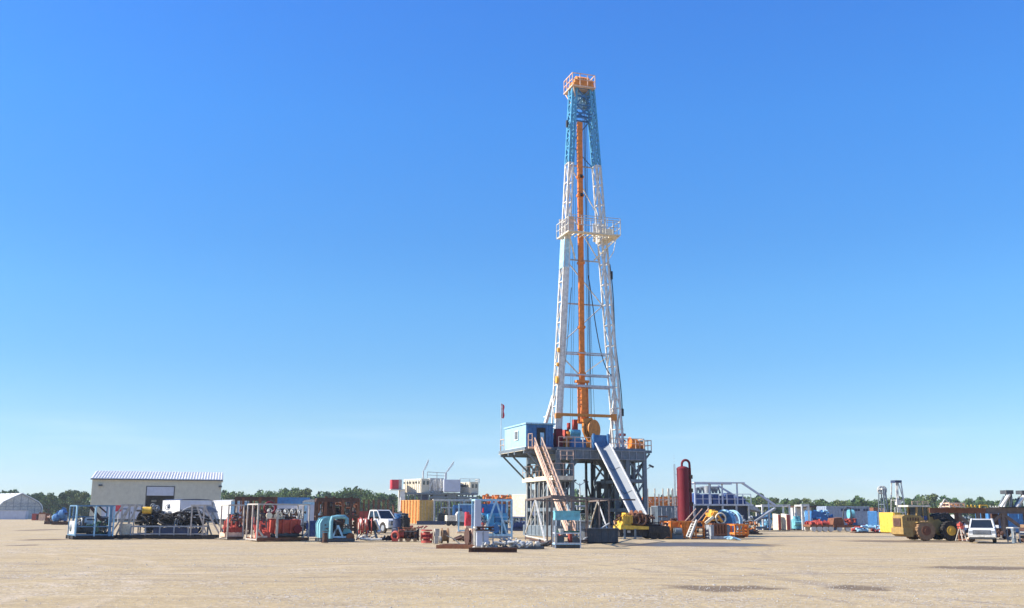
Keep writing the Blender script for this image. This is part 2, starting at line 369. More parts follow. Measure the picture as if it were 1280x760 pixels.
    L(math_('SUBTRACT', .95, math_('MULTIPLY', mr(wet, .6, .95), .55)), b.inputs['Roughness'])
    b.inputs['Specular IOR Level'].default_value = .25
    bp = nd(nt, 'ShaderNodeBump'); bp.inputs['Distance'].default_value = .09; bp.inputs['Strength'].default_value = .8
    h = math_('ADD', math_('MULTIPLY', fine, .5), math_('ADD', mid, math_('MULTIPLY', streak, 1.2)))
    L(math_('MULTIPLY', h, math_('SUBTRACT', 1, mr(wet, .4, .8))), bp.inputs['Height']); L(bp.outputs[0], b.inputs['Normal'])
    me.materials.append(m)
    # grassy land beyond the yard
    mg = bpy.data.materials.new('rough_grass'); mg.use_nodes = True; nt = mg.node_tree; b = nt.nodes['Principled BSDF']
    t = nd(nt, 'ShaderNodeTexNoise'); t.inputs['Scale'].default_value = 90; t.inputs['Detail'].default_value = 8
    tc = nd(nt, 'ShaderNodeTexCoord'); nt.links.new(tc.outputs['Generated'], t.inputs['Vector'])
    cr = nd(nt, 'ShaderNodeValToRGB'); cr.color_ramp.elements[0].color = (.06, .09, .03, 1); cr.color_ramp.elements[1].color = (.20, .17, .08, 1); cr.color_ramp.elements[0].position = .35; cr.color_ramp.elements[1].position = .7
    nt.links.new(t.outputs['Fac'], cr.inputs[0]); nt.links.new(cr.outputs[0], b.inputs['Base Color']); b.inputs['Roughness'].default_value = 1
    me2 = bpy.data.meshes.new('field'); me2.from_pydata([(-1500, 330, .02), (1500, 330, .02), (1500, 1600, .02), (-1500, 1600, .02)], [], [(0, 1, 2, 3)]); me2.materials.append(mg)
    o2 = bpy.data.objects.new('field', me2); COL.objects.link(o2); o2['kind'] = 'structure'
ground()
def haze(dens):
    m = MB(); m.box(-1700, 1700, -1650, 1750, -1, 60)
    o = bpy.data.objects.new('haze', m.mesh('haze')); COL.objects.link(o); o['kind'] = 'stuff'; o['label'] = 'thin pale haze in the air over the yard'; o['category'] = 'haze'
    mt = bpy.data.materials.new('haze'); mt.use_nodes = True; nt = mt.node_tree; nt.nodes.remove(nt.nodes['Principled BSDF'])
    v = nt.nodes.new('ShaderNodeVolumePrincipled'); v.inputs['Density'].default_value = dens; v.inputs['Color'].default_value = (.90, .95, 1, 1); v.inputs['Anisotropy'].default_value = .2
    nt.links.new(v.outputs[0], nt.nodes['Material Output'].inputs['Volume']); o.data.materials.append(mt)
haze(.0002)
def stones():
    m = MB()
    for i in range(14000):
        py = 684 + 90 * rnd.random() ** .8; px = rnd.uniform(-40, 1320); g = GD(px, py)
        dens = math.sin(g.x * .5 + 1.3) * math.sin(g.y * .37) + math.sin(g.x * .17 - g.y * .21)
        if dens < rnd.uniform(-1.2, 1.4): continue
        r = rnd.uniform(.010, .026) * (1.7 if rnd.random() < .05 else 1) * (1 + (g.y - 20) * .012)
        pts = [(rnd.uniform(.6, 1.1) * r * a, rnd.uniform(.6, 1.1) * r * b_, rnd.uniform(.4, .8) * r * c_) for a, b_, c_ in ((1, 0, 0), (-1, 0, 0), (0, 1, 0), (0, -1, 0), (0, 0, 1), (0, 0, -1))]
        m.add([(g.x + a, g.y + b_, c_ + .0 + _gz(g.x, g.y)) for a, b_, c_ in pts], [(0, 2, 4), (2, 1, 4), (1, 3, 4), (3, 0, 4), (2, 0, 5), (1, 2, 5), (3, 1, 5), (0, 3, 5)])
    o = bpy.data.objects.new('gravel', m.mesh('gravel')); o.data.materials.append(MATS['concrete']); COL.objects.link(o)
    o['kind'] = 'stuff'; o['label'] = 'loose pale gravel scattered over the packed dirt'; o['category'] = 'gravel'
def _gz(x, y):
    d = math.hypot(x, y - 60)
    return .03 * math.sin(x * .11 + (y - 60) * .03) * math.sin((y - 60) * .09) - .03 if 8 < d < 200 else 0
stones()
# ------------------------------------------------------------------ the drilling rig
def rig():
    D = 98.0; rz = 18
    c = G(731.5, D) ; c = Vector((6.85, D, 0))
    t = Thing('drilling_rig', 'tall white and blue lattice mast standing on a grey raised drill floor', 'drilling rig', c, rz)
    inv = t.inv
    def zr(py): return W(729, py, D).z
    FL = zr(563) ; hx, hy = 4.2, 4.0
    # --- substructure boxes
    for side in (-1, 1):
        s = t.p('substructure', 'steel'); x0, x1 = (-hx, -hx + 1.35) if side < 0 else (hx - 1.7, hx)
        lv = [0.25, FL * .30, FL * .63, FL - 1.0]
        ys = [-hy, -hy + 2.4, 0.9, hy]
        for x in (x0, x1):
            for y in ys: s.beam((x, y, 0), (x, y, FL - .3), .34, .30)
            for z in lv: s.beam((x, -hy, z), (x, hy, z), .26, .32)
            for i in range(3):
                for k in range(3):
                    a, b = (ys[i], ys[i + 1]) if (i + k) % 2 else (ys[i + 1], ys[i])
                    s.beam((x, a, lv[k]), (x, b, lv[k + 1]), .15)
        for y in ys:
            for z in lv: s.beam((x0, y, z), (x1, y, z), .24, .30)
            for k in range(3): s.beam((x0 if k % 2 else x1, y, lv[k]), (x1 if k % 2 else x0, y, lv[k + 1]), .14)
        base = t.p('base_box', 'steel'); base.box(x0 - .35, x1 + .35, -hy - .5, hy + .5, 0.0, .95)
        for i in range(9):
            y = -hy - .3 + i * 1.05; base.box(x0 - .40, x0 - .33, y, y + .08, .1, .9)
        for i in range(5):
            x = x0 - .3 + i * (x1 - x0 + .5) / 4; base.box(x, x + .07, -hy - .56, -hy - .49, .1, .9)
        # hanging clutter inside the towers
        cl = t.p('pipework', 'darksteel')
        for i in range(9):
            x = rnd.uniform(x0 + .2, x1 - .2); y = rnd.uniform(-hy + .3, hy - .3); cl.cyl((x, y, .9), (x + rnd.uniform(-.2, .2), y, FL - rnd.uniform(.5, 3)), rnd.uniform(.05, .14), 8)
        for i in range(4): cl.cbox((rnd.uniform(x0 + .3, x1 - .3), rnd.uniform(-hy + .6, hy - .6), rnd.uniform(2, FL - 1.4)), (.7, .8, rnd.uniform(.5, 1.1)))
    # --- deck
    d = t.p('drill_floor', 'steel')
    d.box(-hx - .1, hx + .1, -hy - .1, hy + .1, FL - .25, FL)
    for y in (-hy, 0, hy): d.beam((-hx, y, FL - .62), (hx, y, FL - .62), .30, .72)
    for x in (-hx, -hx + 1.35, hx - 1.7, hx): d.beam((x, -hy + .2, FL - .58), (x, hy - .2, FL - .58), .28, .62)
    d.box(-hx + 2.0, hx - 1.9, -hy - .16, -hy - .12, FL - 1.0, FL - .35)
    stf = t.p('girder_stiffener', 'grey')
    for i in range(12):
        x = -hx + .1 + i * (2 * hx - .2) / 11; stf.box(x - .03, x + .03, -hy - .22, -hy - .16, FL - .96, FL - .27)
    stf.box(-hx - .05, hx + .05, -hy - .26, -hy - .12, FL - .27, FL - .2); stf.box(-hx - .05, hx + .05, -hy - .24, -hy - .12, FL - 1.03, FL - .97)
    for x in (-hx + .45, -hx + .85, hx - 1.3, hx - .8, hx - .4):
        for y in (-hy + .4, -hy + 2.9, 1.4): t.p('riser_pipe', 'grey').cyl((x, y, .95), (x, y, FL - 1), .05, 6)
    # gusset haunches in the opening
    for s_ in (-1, 1):
        xx = (-hx + 1.5) if s_ < 0 else (hx - 1.8)
        d.prism([(xx, FL - .9), (xx - s_ * 1.0, FL - .9), (xx, FL - 2.1)], .6, .85); d.prism([(xx, FL - .9), (xx - s_ * .8, FL - .9), (xx, FL - 1.8)], -hy + .1, -hy + .3)
    bl = t.p('spreader_beam', 'darksteel'); 
    for z in (FL * .28,):
        bl.beam((-hx + 2.2, hy - .2, z), (hx - 1.8, hy - .2, z), .25, .3)
    for x in (1.5, 2.1): bl.beam((x, 3.4, .3), (x, 3.4, FL - .5), .2)
    bl.beam((1.5, 3.4, 1), (2.1, 3.4, 4), .12); bl.beam((1.5, 3.4, 5.2), (2.1, 3.4, 3), .12)
    # blow-out preventer stack under the floor
    bop = t.p('wellhead_stack', 'darksteel')
    for z, r, h in ((.2, .5, .8), (1.0, .35, .5), (1.5, .6, .9), (2.4, .4, .3), (2.7, .55, .8), (3.5, .3, 1.4)): bop.cyl((2.0, 1.5, z), (2.0, 1.5, z + h), r * .8, 14)
    # --- side platform with doghouse
    wing = t.p('side_platform', 'steel')
    wing.box(-hx - 3.0, -hx - .12, -hy + .2, hy - .1, FL - .30, FL - .04)
    for y in (-hy + .5, -hy + 3.2, 1.0, hy - .7): wing.beam((-hx - 3.0, y, FL - .45), (-hx, y, FL - .45), .2, .3)
    for y in (-hy + .5, 1.0, hy - .4): wing.beam((-hx - 2.7, y, FL - .5), (-hx, y, FL - 3.1), .14)
    dh = t.p('doghouse', 'sunlit_blue')  # pale side and blue front: sun and shade put into the paint
    X0, X1, Y0, Y1 = -hx - 2.75, -hx - .25, -hy + .55, hy - 1.3; H = 1.98
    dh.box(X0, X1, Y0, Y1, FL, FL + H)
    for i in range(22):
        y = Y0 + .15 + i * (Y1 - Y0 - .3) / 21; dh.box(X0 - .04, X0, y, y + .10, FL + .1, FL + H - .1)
    fr = t.p('doghouse_front', 'blue', dh, 'shaded blue end wall of the cabin'); fr.box(X0 - .03, X1 + .03, Y0 - .07, Y0 - .01, FL, FL + H - .02)
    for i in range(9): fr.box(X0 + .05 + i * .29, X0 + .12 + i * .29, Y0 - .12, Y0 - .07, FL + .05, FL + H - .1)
    rf = t.p('roof', 'paleblue', dh); rf.box(X0 - .12, X1 + .2, Y0 - .22, Y1 + .1, FL + H, FL + H + .12)
    dr = t.p('door', 'black', dh); dr.box(X0 + .95, X0 + 1.75, Y0 - .16, Y0 - .10, FL + .1, FL + 1.68)
    pn = t.p('door_panel', 'paleblue', dh); pn.box(X0 + 1.25, X0 + 1.62, Y0 - .19, Y0 - .165, FL + .12, FL + 1.25)
    wd = t.p('window', 'glass', dh); wd.box(X0 - .09, X0 - .045, Y0 + 2.1, Y0 + 3.0, FL + .75, FL + 1.5)
    wfr = t.p('window_frame', 'white', dh)
    for a, b in ((2.1, 3.0),):
        for y in (a, (a + b) / 2, b): wfr.box(X0 - .12, X0 - .05, Y0 + y - .04, Y0 + y + .04, FL + .73, FL + 1.52)
        wfr.box(X0 - .12, X0 - .05, Y0 + a, Y0 + b, FL + 1.48, FL + 1.55); wfr.box(X0 - .12, X0 - .05, Y0 + a, Y0 + b, FL + .70, FL + .77)
    rl = t.p('railing', 'salmon'); xw = -hx - 2.95
    rl.rail([(X0 - .1, hy - .2, FL), (X1, hy - .2, FL)]); rl.rail([(X0 - .12, hy - 1.3, FL), (X0 - .12, hy - .2, FL)])
    wb = t.p('fascia', 'cream'); wb.box(X0 - .24, X0 - .16, Y0 - .3, hy - .1, FL - .34, FL - .06)
    # flag
    fp = t.p('flagpole', 'lightgrey'); q = inv(W(625, 540, 104)); fx, fy = X0 - .05, hy - .15
    fp.cyl((fx, fy, FL), (fx, fy, FL + 4.6), .03, 6)
    fl = t.p('flag', 'brightred', fp); fl.loft([[(fx + .02 + .03 * math.sin(k), fy + .02, FL + 4.5 - k * .22), (fx + .30 + .06 * math.sin(k * 1.7), fy + .04 * math.cos(k), FL + 4.5 - k * .22 - .1), (fx + .29 + .06 * math.sin(k * 1.7), fy + .05 + .04 * math.cos(k), FL + 4.5 - k * .22 - .1), (fx + .02 + .03 * math.sin(k), fy + .05, FL + 4.5 - k * .22)] for k in range(7)])
    fw = t.p('flag_stripe', 'white', fp); fw.box(fx + .05, fx + .14, fy - .04, fy + .015, FL + 3.2, FL + 4.4)
    # lower side annex: cream walkway, salmon rails, louvred panels
    an = t.p('side_walkway', 'cream'); za = W(672, 596, 95).z
    an.box(-hx - .55, -hx - .25, -hy - .2, hy + .2, za - .35, za + .05); an.box(-hx - .5, -hx + 1.3, -hy - .52, -hy - .2, za - .35, za + .02)
    ar = t.p('walkway_railing', 'salmon'); ar.rail([(-hx - .55, hy, za), (-hx - .55, -hy - .4, za), (-hx + 1.3, -hy - .45, za)], 1.1, .05, .9)
    ar.rail([(-hx + .1, -hy - .5, za + 1.4), (-hx + 1.3, -hy - .5, za + 1.4)], .8, .06, .5)
    hp = t.p('standpipe', 'offwhite')
    for i in range(7): y = -hy + .4 + i * 1.15; hp.cyl((-hx - .35, y, .9), (-hx - .35, y, za - .35), .06, 6)
    # --- floor railings and equipment
    fr_ = t.p('floor_railing', 'salmon')
    fr_.rail([(-hx + .1, -hy, FL), (-1.0, -hy, FL)], .9, .06, .8); fr_.rail([(.95, -hy, FL), (hx, -hy, FL), (hx, hy, FL)], .9, .06, .9); fr_.rail([(-hx + 2, hy, FL), (hx, hy, FL)], 1.1, .05, 1.2)
    pr = t.p('porch_platform', 'steel'); pr.box(hx + .1, hx + 1.5, -hy + 1.5, hy, FL - .25, FL - .02); fr_.rail([(hx, -hy + 1.5, FL), (hx + 1.45, -hy + 1.5, FL), (hx + 1.45, hy, FL)], .9, .06, .7)
    pr.beam((hx + 1.4, -hy + 1.8, FL - .3), (hx, -hy + 1.8, FL - 2), .14); pr.beam((hx + 1.4, hy - .2, FL - .3), (hx, hy - .2, FL - 2), .14)
    dw = t.p('drawworks', 'red'); dw.box(-2.4, -.7, .5, 2.2, FL, FL + 1.1); dw.cyl((-2.3, 0, FL + .6), (-.6, 0, FL + .6), .45, 14); dw.cyl((-1.2, 1, FL + 1.2), (-1.2, 1, FL + 2.6), .18, 10); dw.box(-1.9, -1.0, .2, 1.0, FL + 1.2, FL + 1.9); dw.box(-.9, -.5, .4, .9, FL, FL + 2.9)
    ir = t.p('iron_roughneck', 'orange'); ir.box(-3.0, -2.3, -2.8, -2.2, FL, FL + .9); ir.cyl((-2.6, -2.5, FL + .9), (-2.6, -2.5, FL + 1.5), .2, 10); ir.box(-2.2, -1.4, -3.2, -2.6, FL, FL + .7); ir.cyl((-1.2, -3.1, FL + .35), (-.8, -3.1, FL + .35), .35, 14)
    tg = t.p('floor_winch', 'orange'); tg.cyl((hx - .9, -hy + 1, FL + .55), (hx - .3, -hy + 1, FL + .55), .45, 14); tg.ring((hx - .95, -hy + 1, FL + .55), (1, 0, 0), .5, .07); tg.box(hx - 1.1, hx - .1, -hy + .7, -hy + 1.3, FL, FL + .25)
    tg.cyl((hx + .4, -hy + 2.3, FL + .5), (hx + 1.0, -hy + 2.3, FL + .5), .4, 14)
    bb = t.p('tool_box', 'blue'); bb.box(-2.6, -1.2, -hy + .7, -hy + 1.5, FL, FL + .75); bb.box(-.7, .65, -hy + .05, -hy + .55, FL, FL + 1.15)
    vd = t.p('v_door_post', 'blue')
    for x in (-.75, .65): vd.cyl((x, -hy - .05, FL - .2), (x, -hy - .05, FL + 1.25), .14, 10)
    rp = t.p('mud_valve', 'red'); rp.cyl((hx - .1, .5, FL), (hx - .1, .5, FL + 2.2), .10, 8); rp.cyl((hx - .4, .5, FL + 1.6), (hx + .2, .5, FL + 1.6), .13, 8); rp.cyl((hx - .35, .5, FL + 1.0), (hx + .15, .5, FL + 1.0), .16, 8)
    tk = t.p('small_tank', 'teal'); tk.cyl((-2.0, -1.3, FL + 1.5), (-1.0, -1.3, FL + 1.5), .3, 12); tk.box(-2.0, -1.0, -1.5, -1.1, FL, FL + 1.3)
    gr = t.p('control_console', 'darkred'); gr.box(-3.9, -3.3, -2.9, -2.2, FL, FL + 1.7); gr.box(-3.2, -2.8, -.5, .3, FL, FL + 1.5); gr.cyl((-3.0, -1.6, FL), (-3.0, -1.6, FL + 1.2), .25)
    # --- stairs
    def P_(px, py, Dd): return inv(W(px, py, Dd))
    def stair(name, a, b, w, mat, steps):
        st = t.p(name, mat); a = Vector(a); b = Vector(b); X = Vector((w / 2, 0, 0)); Z = Vector((0, 0, 1))
        for s_ in (-1, 1):
            st.beam(a + X * s_, b + X * s_, .09, .28)
            st.beam(a + X * s_ + Z * .8, b + X * s_ + Z * .8, .07); st.beam(a + X * s_ + Z * .42, b + X * s_ + Z * .42, .05)
            for i in range(steps // 2 + 1):
                q = a.lerp(b, i / (steps // 2)) + X * s_; st.beam(q, q + Z * .8, .05)
        tr = t.p('stair_tread', 'wood' if mat == 'salmon' else mat, st)
        for i in range(steps):
            q = a.lerp(b, (i + .5) / steps); tr.box(q.x - w / 2, q.x + w / 2, q.y - .13, q.y + .13, q.z - .02, q.z + .025)
        return st
    x = X0 + .95
    st = stair('stair', (x, Y0 - .5, FL), (x + .1, Y0 - 8.2, .35), .68, 'salmon', 28)
    ld = t.p('stair_landing', 'salmon'); ld.box(x - .9, x + 1.2, Y0 - .55, Y0 - .12, FL - .2, FL - .03); ld.rail([(x - .55, Y0 - .5, FL), (x - .85, Y0 - .3, FL)], 1.1, .06)
    # --- pipe slide
    sl = t.p('pipe_slide', 'slidegrey'); 
    A = Vector((-.05, -hy - .15, FL + .05)); B = Vector((-.05, -hy - 7.5, 1.6)); w = .70
    dirv = (B - A).normalized(); nrm = Vector((1, 0, 0)).cross(dirv).normalized()
    if nrm.z < 0: nrm = -nrm
    Xv = Vector((1, 0, 0))
    prof = [(-w, .40), (-w + .06, .40), (-.05, -.03), (.05, -.03), (w - .06, .40), (w, .40), (w, .32), (.05, -.13), (-.05, -.13), (-w, .32)]
    sl.loft([[(p + Xv * u + nrm * v) for u, v in prof] for p in (A, A.lerp(B, .34), A.lerp(B, .67), B)])
    ed = t.p('slide_edge', 'white', sl)
    for s_ in (-1, 1): ed.beam(A + Xv * s_ * w + nrm * .42, B + Xv * s_ * w + nrm * .42, .11, .10)
    sm = t.p('slide_seam', 'darksteel', sl); 
    for k in (.34, .67): p = A.lerp(B, k) ; sm.beam(p - Xv * .52 + nrm * .36, p + nrm * .0, .03, .03); sm.beam(p + Xv * .52 + nrm * .36, p + nrm * .0, .03, .03)
    # --- mast
    def mz(py): return zr(py)
    zt = mz(112); zb = FL; zblue = mz(207); tx = .12
    def frac(z): return (z - zb) / (zt - zb)
    def cxl(f, s_): return tx - .1 * f + s_ * (3.17 + (.92 - 3.17) * f)
    def corners(z, s_):
        f = frac(z); cx = cxl(f, s_); a = (.56 + (.42 - .56) * f) / 2; dpt = 1.05 + (.9 - 1.05) * f; y0 = -.9 + .35 * f
        return [(cx - a, y0, z), (cx + a, y0, z), (cx + a, y0 + dpt, z), (cx - a, y0 + dpt, z)]
    for s_ in (-1, 1):
        lg = t.p('mast_leg', 'mastwhite'); lg.lattice(corners(zb, s_), corners(zblue, s_), 14, .14, .065)
        fc = corners(zb, s_), corners(zblue, s_)
        # flat flange plates along the outer face
        for ci in (0, 1, 2, 3):
            lg.beam(fc[0][ci], fc[1][ci], .09, .19)
        a0, b0, a1, b1 = Vector(fc[0][0]), Vector(fc[0][1]), Vector(fc[1][0]), Vector(fc[1][1]); k_ = .5 if s_ < 0 else .82
        q0, q1 = a0.lerp(b0, k_), a1.lerp(b1, k_); y_ = Vector((0, -.11, 0)); lg.beam(q0 + y_, q0.lerp(q1, .62) + y_, .30 if s_ < 0 else .16, .05)
        up = t.p('upper_mast_leg', 'lightblue'); up.lattice(corners(zblue, s_), corners(zt, s_), 9, .17, .085)
        uf = corners(zblue, s_), corners(zt, s_)
        for ci in (0, 1, 2, 3): up.beam(uf[0][ci], uf[1][ci], .09, .2)
        foot = t.p('mast_shoe', 'grey', lg); c0 = corners(zb, s_); foot.box(c0[0][0] - .15, c0[1][0] + .15, c0[0][1] - .1, c0[2][1] + .1, zb, zb + .35)
    pl = t.p('leg_plate', 'paleblue', None, 'light blue plated stretch of the left leg'); a, b = corners(mz(338), -1), corners(mz(303), -1)
    pl.loft([[Vector(q) + Vector((sx * .09, sy * .09, 0)) for q, (sx, sy) in zip(cc, ((-1, -1), (1, -1), (1, 1), (-1, 1)))] for cc in (a, b)])
    # girts and back bracing
    def innerx(z, s_, k): cc = corners(z, s_); return Vector(cc[k])
    gl = [207, 325, 380, 443, 470, 484]
    for i, py in enumerate(gl):
        z = mz(py); wd_ = .20 if py == 484 else .12; gt = t.p('mast_girt', 'lightgrey')
        gt.beam(innerx(z, -1, 2), innerx(z, 1, 3), wd_)
        if py in (484, 470, 443): gt.beam(innerx(z, -1, 1), innerx(z, 1, 0), wd_)
    gt2 = t.p('mast_brace', 'mastwhite')
    def X(pa, pb, back=True, both=True):
        za_, zb_ = mz(pa), mz(pb); k = (2, 3) if back else (1, 0)
        gt2.beam(innerx(za_, -1, k[0]), innerx(zb_, 1, k[1]), .09)
        if both: gt2.beam(innerx(zb_, -1, k[0]), innerx(za_, 1, k[1]), .09)
    X(207, 262, both=False); X(262, 325, both=False); X(325, 380, both=False); za_, zb_ = mz(380), mz(430); gt2.beam(innerx(za_, 1, 3), innerx(zb_, -1, 2), .09)
    mid = Vector((tx, 1.2, mz(468))); gt2.beam(innerx(mz(445), -1, 2), mid, .09); gt2.beam(innerx(mz(445), 1, 3), mid, .09)
    # top blue bracing, water table
    ub = t.p('upper_brace', 'blue')
    for py in (113, 123, 134, 144, 150): z = mz(py); ub.beam(innerx(z, -1, 2), innerx(z, 1, 3), .12); ub.beam(innerx(z, -1, 1), innerx(z, 1, 0), .10)
    for k in (0, 1):
        kk = ((2, 3), (1, 0))[k]
        for a_, b_ in ((113, 134), (134, 150)): ub.beam(innerx(mz(a_), -1, kk[0]), innerx(mz(b_), 1, kk[1]), .09); ub.beam(innerx(mz(b_), -1, kk[0]), innerx(mz(a_), 1, kk[1]), .09)
    ub.beam(innerx(mz(150), 1, 3), innerx(mz(180), -1, 2), .10); ub.beam(innerx(mz(180), -1, 2), innerx(mz(207), 1, 3), .08)
    sb = t.p('sheave_block', 'paleblue'); 
    for i in range(5): sb.ring((tx - .3 + i * .14, .2, mz(128) + rnd.uniform(-.3, .3)), (1, 0, 0), .42, .05, 18, 4)
    sb.box(tx - .42, tx + .5, 0, .4, mz(135), mz(116))
    # crown
    cw = t.p('crown_block', 'crownorange'); zc = zt
    cw.box(tx - 1.2, tx + .95, -.8, 1.1, zc, zc + .35); cw.box(tx - 1.05, tx + .95, -.7, 1.0, zc + .35, zc + .75)
    for i in range(6): cw.cyl((tx - .7 + i * .24, .1, zc + .75), (tx - .58 + i * .24, .1, zc + .75), .62, 20)
    cr = t.p('crown_railing', 'salmon', cw); cr.box(tx - 1.45, tx + 1.05, -1.0, 1.5, zc - .12, zc - .01)
    cr.rail([(tx - 1.4, -.95, zc), (tx + 1.0, -.95, zc), (tx + 1.0, 1.4, zc), (tx - 1.4, 1.4, zc), (tx - 1.4, -.95, zc)], 1.25, .07, .7)
    cr.beam((tx - 1.35, -.9, zc), (tx - .9, -.5, zc - 1.3), .09); cr.beam((tx - 1.35, 1.4, zc), (tx - .9, .8, zc - 1.3), .09)
    # racking board
    zk = mz(299); rb = t.p('racking_board', 'cream'); 
    bx0, bx1, by0, by1 = -2.35, 3.0, -2.3, .9
    rb.box(bx0, bx1, by0, by0 + .55, zk, zk + .12); rb.box(bx0, bx0 + .7, by0, by1, zk + .01, zk + .13); rb.box(bx1 - .8, bx1, by0, by1, zk + .01, zk + .13)
    for i in range(9): x_ = bx0 + .9 + i * .48; rb.beam((x_, by0 + .5, zk + .05), (x_, by0 + 1.9, zk + .05), .08)
    for x_ in (bx0 + .1, bx1 - .1): rb.beam((x_, by0 + .2, zk), (x_ + (1.2 if x_ < 0 else -2.0), -.6, zk - 2.2), .11)
    rbr = t.p('board_railing', 'offwhite', rb); rbr.rail([(bx0, by1, zk + .1), (bx0, by0, zk + .1), (bx1, by0, zk + .1), (bx1, by1, zk + .1), (2.0, by1, zk + .1)], 1.35, .06, .75); rbr.rail([(bx0, by0, zk + .8), (bx1, by0, zk + .8)], .9, .05, 1.4)
    ww = t.p('wind_wall', 'white', rb); ww.box(1.5, 2.9, by1 + .05, by1 + .12, zk + .1, zk + 2.0); ww.box(bx0 + .3, bx0 + 1.5, by1 + .05, by1 + .12, zk + .1, zk + 2.1)
    ob = t.p('board_panel', 'salmon', rb); ob.box(bx0 + .05, bx0 + .6, by0 + .05, by0 + .12, zk + .15, zk + 1.5)
    rb.box(1.7, 2.8, -1.0, .8, zk - .15, zk + 1.0)
    cb2 = t.p('hanging_rope', 'white'); 
    cb2.tube([(bx1 - .3, by0 + .3, zk), (bx1 - .5, by0 + .6, zk - 1.5), (bx1 - 1.2, -.5, zk - 3.0), (bx1 - 1.5, -.8, zk - 3.2)], .04)
    # torque tube / kelly
    tt = t.p('torque_tube', 'orange'); kx, ky = -.33, -.3
    tt.beam((kx, ky, mz(520)), (kx, ky, mz(155)), .48, .34)
    for py in (223, 246, 330, 410, 442, 468): tt.box(kx - .32, kx + .32, ky - .25, ky + .25, mz(py) - .12, mz(py) + .12)
    cp_ = t.p('tube_clamp', 'black', tt); 
    for py in (223, 246): cp_.box(kx - .1, kx + .18, ky - .31, ky - .25, mz(py) - .15, mz(py) + .18)
    td = t.p('top_drive', 'orange'); z0 = mz(530); z1 = mz(478)
    for s_ in (-.5, .42): td.beam((kx + s_, ky - .3, z0), (kx + s_, ky - .3, z1), .13)
    for k in range(6): z = z0 + (z1 - z0) * k / 5; td.beam((kx - .5, ky - .3, z), (kx + .42, ky - .3, z), .1)
    td.box(kx - .26, kx + .24, ky - .55, ky + .3, z0, z1 - .6); td.box(kx - .7, kx + .6, ky - .4, ky + .2, z1 - .1, z1 + .12)
    og = t.p('guide_beam', 'crownorange'); zz = mz(520.5)
    og.beam(innerx(zz, -1, 1) + Vector((-.6, -.2, 0)), innerx(zz, 1, 0) + Vector((.0, -.2, 0)), .20, .26)
    og.box(-3.3, -2.8, -1.2, -.9, zz - .35, zz + .1); og.box(2.35, 2.8, -1.2, -.9, zz - .4, zz + .2)
    tb = t.p('travelling_block', 'crownorange'); bz = mz(538.5); bxc = kx + .72
    for i in range(3): tb.cyl((bxc - .2 + i * .13, ky - .5 - i * .17, bz + .05), (bxc - .14 + i * .13, ky - .6 - i * .17, bz + .05), .92, 28)
    tb.prism([(bxc - .95, bz + 1.0), (bxc - .15, bz + 1.15), (bxc + .45, bz + .3), (bxc + .35, bz - .8), (bxc, bz - 1.5), (bxc - .4, bz - 1.3), (bxc - .9, bz - .1)], ky - .95, ky - .35)
    tb.cyl((bxc - .1, ky - .6, bz - 1.9), (bxc - .1, ky - .6, bz - 1.0), .22, 12)
    hub = t.p('sheave_hub', 'rust', tb); hub.cyl((bxc - .4, ky - .5, bz + .05), (bxc + .5, ky - .75, bz + .05), .16, 12)
    for s_, px in ((-1, 0), (1, 0)):
        z = mz(496); cc = Vector(corners(z, s_)[3 if s_ < 0 else 2]); rg = t.p('raising_leg', 'mastwhite')
        rg.beam(cc, (cc.x + s_ * .55, cc.y + 3.0, FL), .26); rg.beam(corners(mz(520), s_)[2], (cc.x + s_ * .25, cc.y + 2.0, mz(520)), .1)
    # discs and lamps on the left leg
    lm = t.p('mast_fitting', 'amber')
    for py, r in ((441, .22), (478, .36), (459, .18)): c0 = Vector(corners(mz(py), -1)[0]); lm.cyl(c0 + Vector((-.25, -.1, 0)), c0 + Vector((-.05, -.12, 0)), r, 12)
    # cables
    cb = t.p('drill_line', 'black')
    for x_ in (.08, .22, .36): cb.cyl((tx + x_, -.1, mz(116)), (kx + .45 + x_, ky - .3, bz + .6), .022, 5)
    cb.cyl((tx + .5, .8, mz(120)), (.9, .4, FL + 1), .02, 5); cb.cyl((tx - .45, .8, mz(120)), (-1.3, .4, FL + 1.5), .018, 5); cb.cyl((tx - .3, .6, mz(120)), (-.95, .8, FL + 1.5), .016, 5)
    cb.cyl((tx + .3, .9, mz(120)), (1.5, 1.0, FL + 1.5), .018, 5)
    hs = t.p('mud_hose', 'rubber'); pts = []
    for i in range(13):
        f = i / 12; z = mz(330) + (mz(515) - mz(330)) * f; c0 = Vector(corners(z, 1)[1]); pts.append(c0 + Vector((.16 + .08 * math.sin(f * 9), 0, 0)))
    hs.tube(pts, .05, 6); hs.cbox(pts[-1], (.2, .2, .7)); hs.cbox(pts[1] + Vector((0, 0, .1)), (.22, .2, .8))
    hz = t.p('rotary_hose', 'darksteel'); a, b = Vector((.4, -.4, mz(345))), Vector(corners(mz(470), 1)[0])
    hz.tube([a.lerp(b, k / 14) + Vector((-.25 * math.sin(k / 14 * math.pi), 0, -2.6 * (math.sin(k / 14 * math.pi) ** 1.0) * (k / 14))) for k in range(15)], .05, 6)
    a, b = Vector((kx - .8, .2, mz(360))), Vector(corners(mz(465), -1)[1])
    hz.tube([a.lerp(b, k / 14) + Vector((0, 0, -1.6 * math.sin(k / 14 * math.pi) * (k / 14))) for k in range(15)], .035, 6)
    lad = t.p('ladder', 'offwhite'); 
    c0 = Vector(corners(zb, 1)[1]); c1 = Vector(corners(zblue, 1)[1])
    for s_ in (-.0, .4): lad.beam(c0 + Vector((-.35 + s_, -.12, 0)), c1 + Vector((-.35 + s_, -.12, 0)), .035)
    lp = t.p('mast_lamp', 'darksteel')
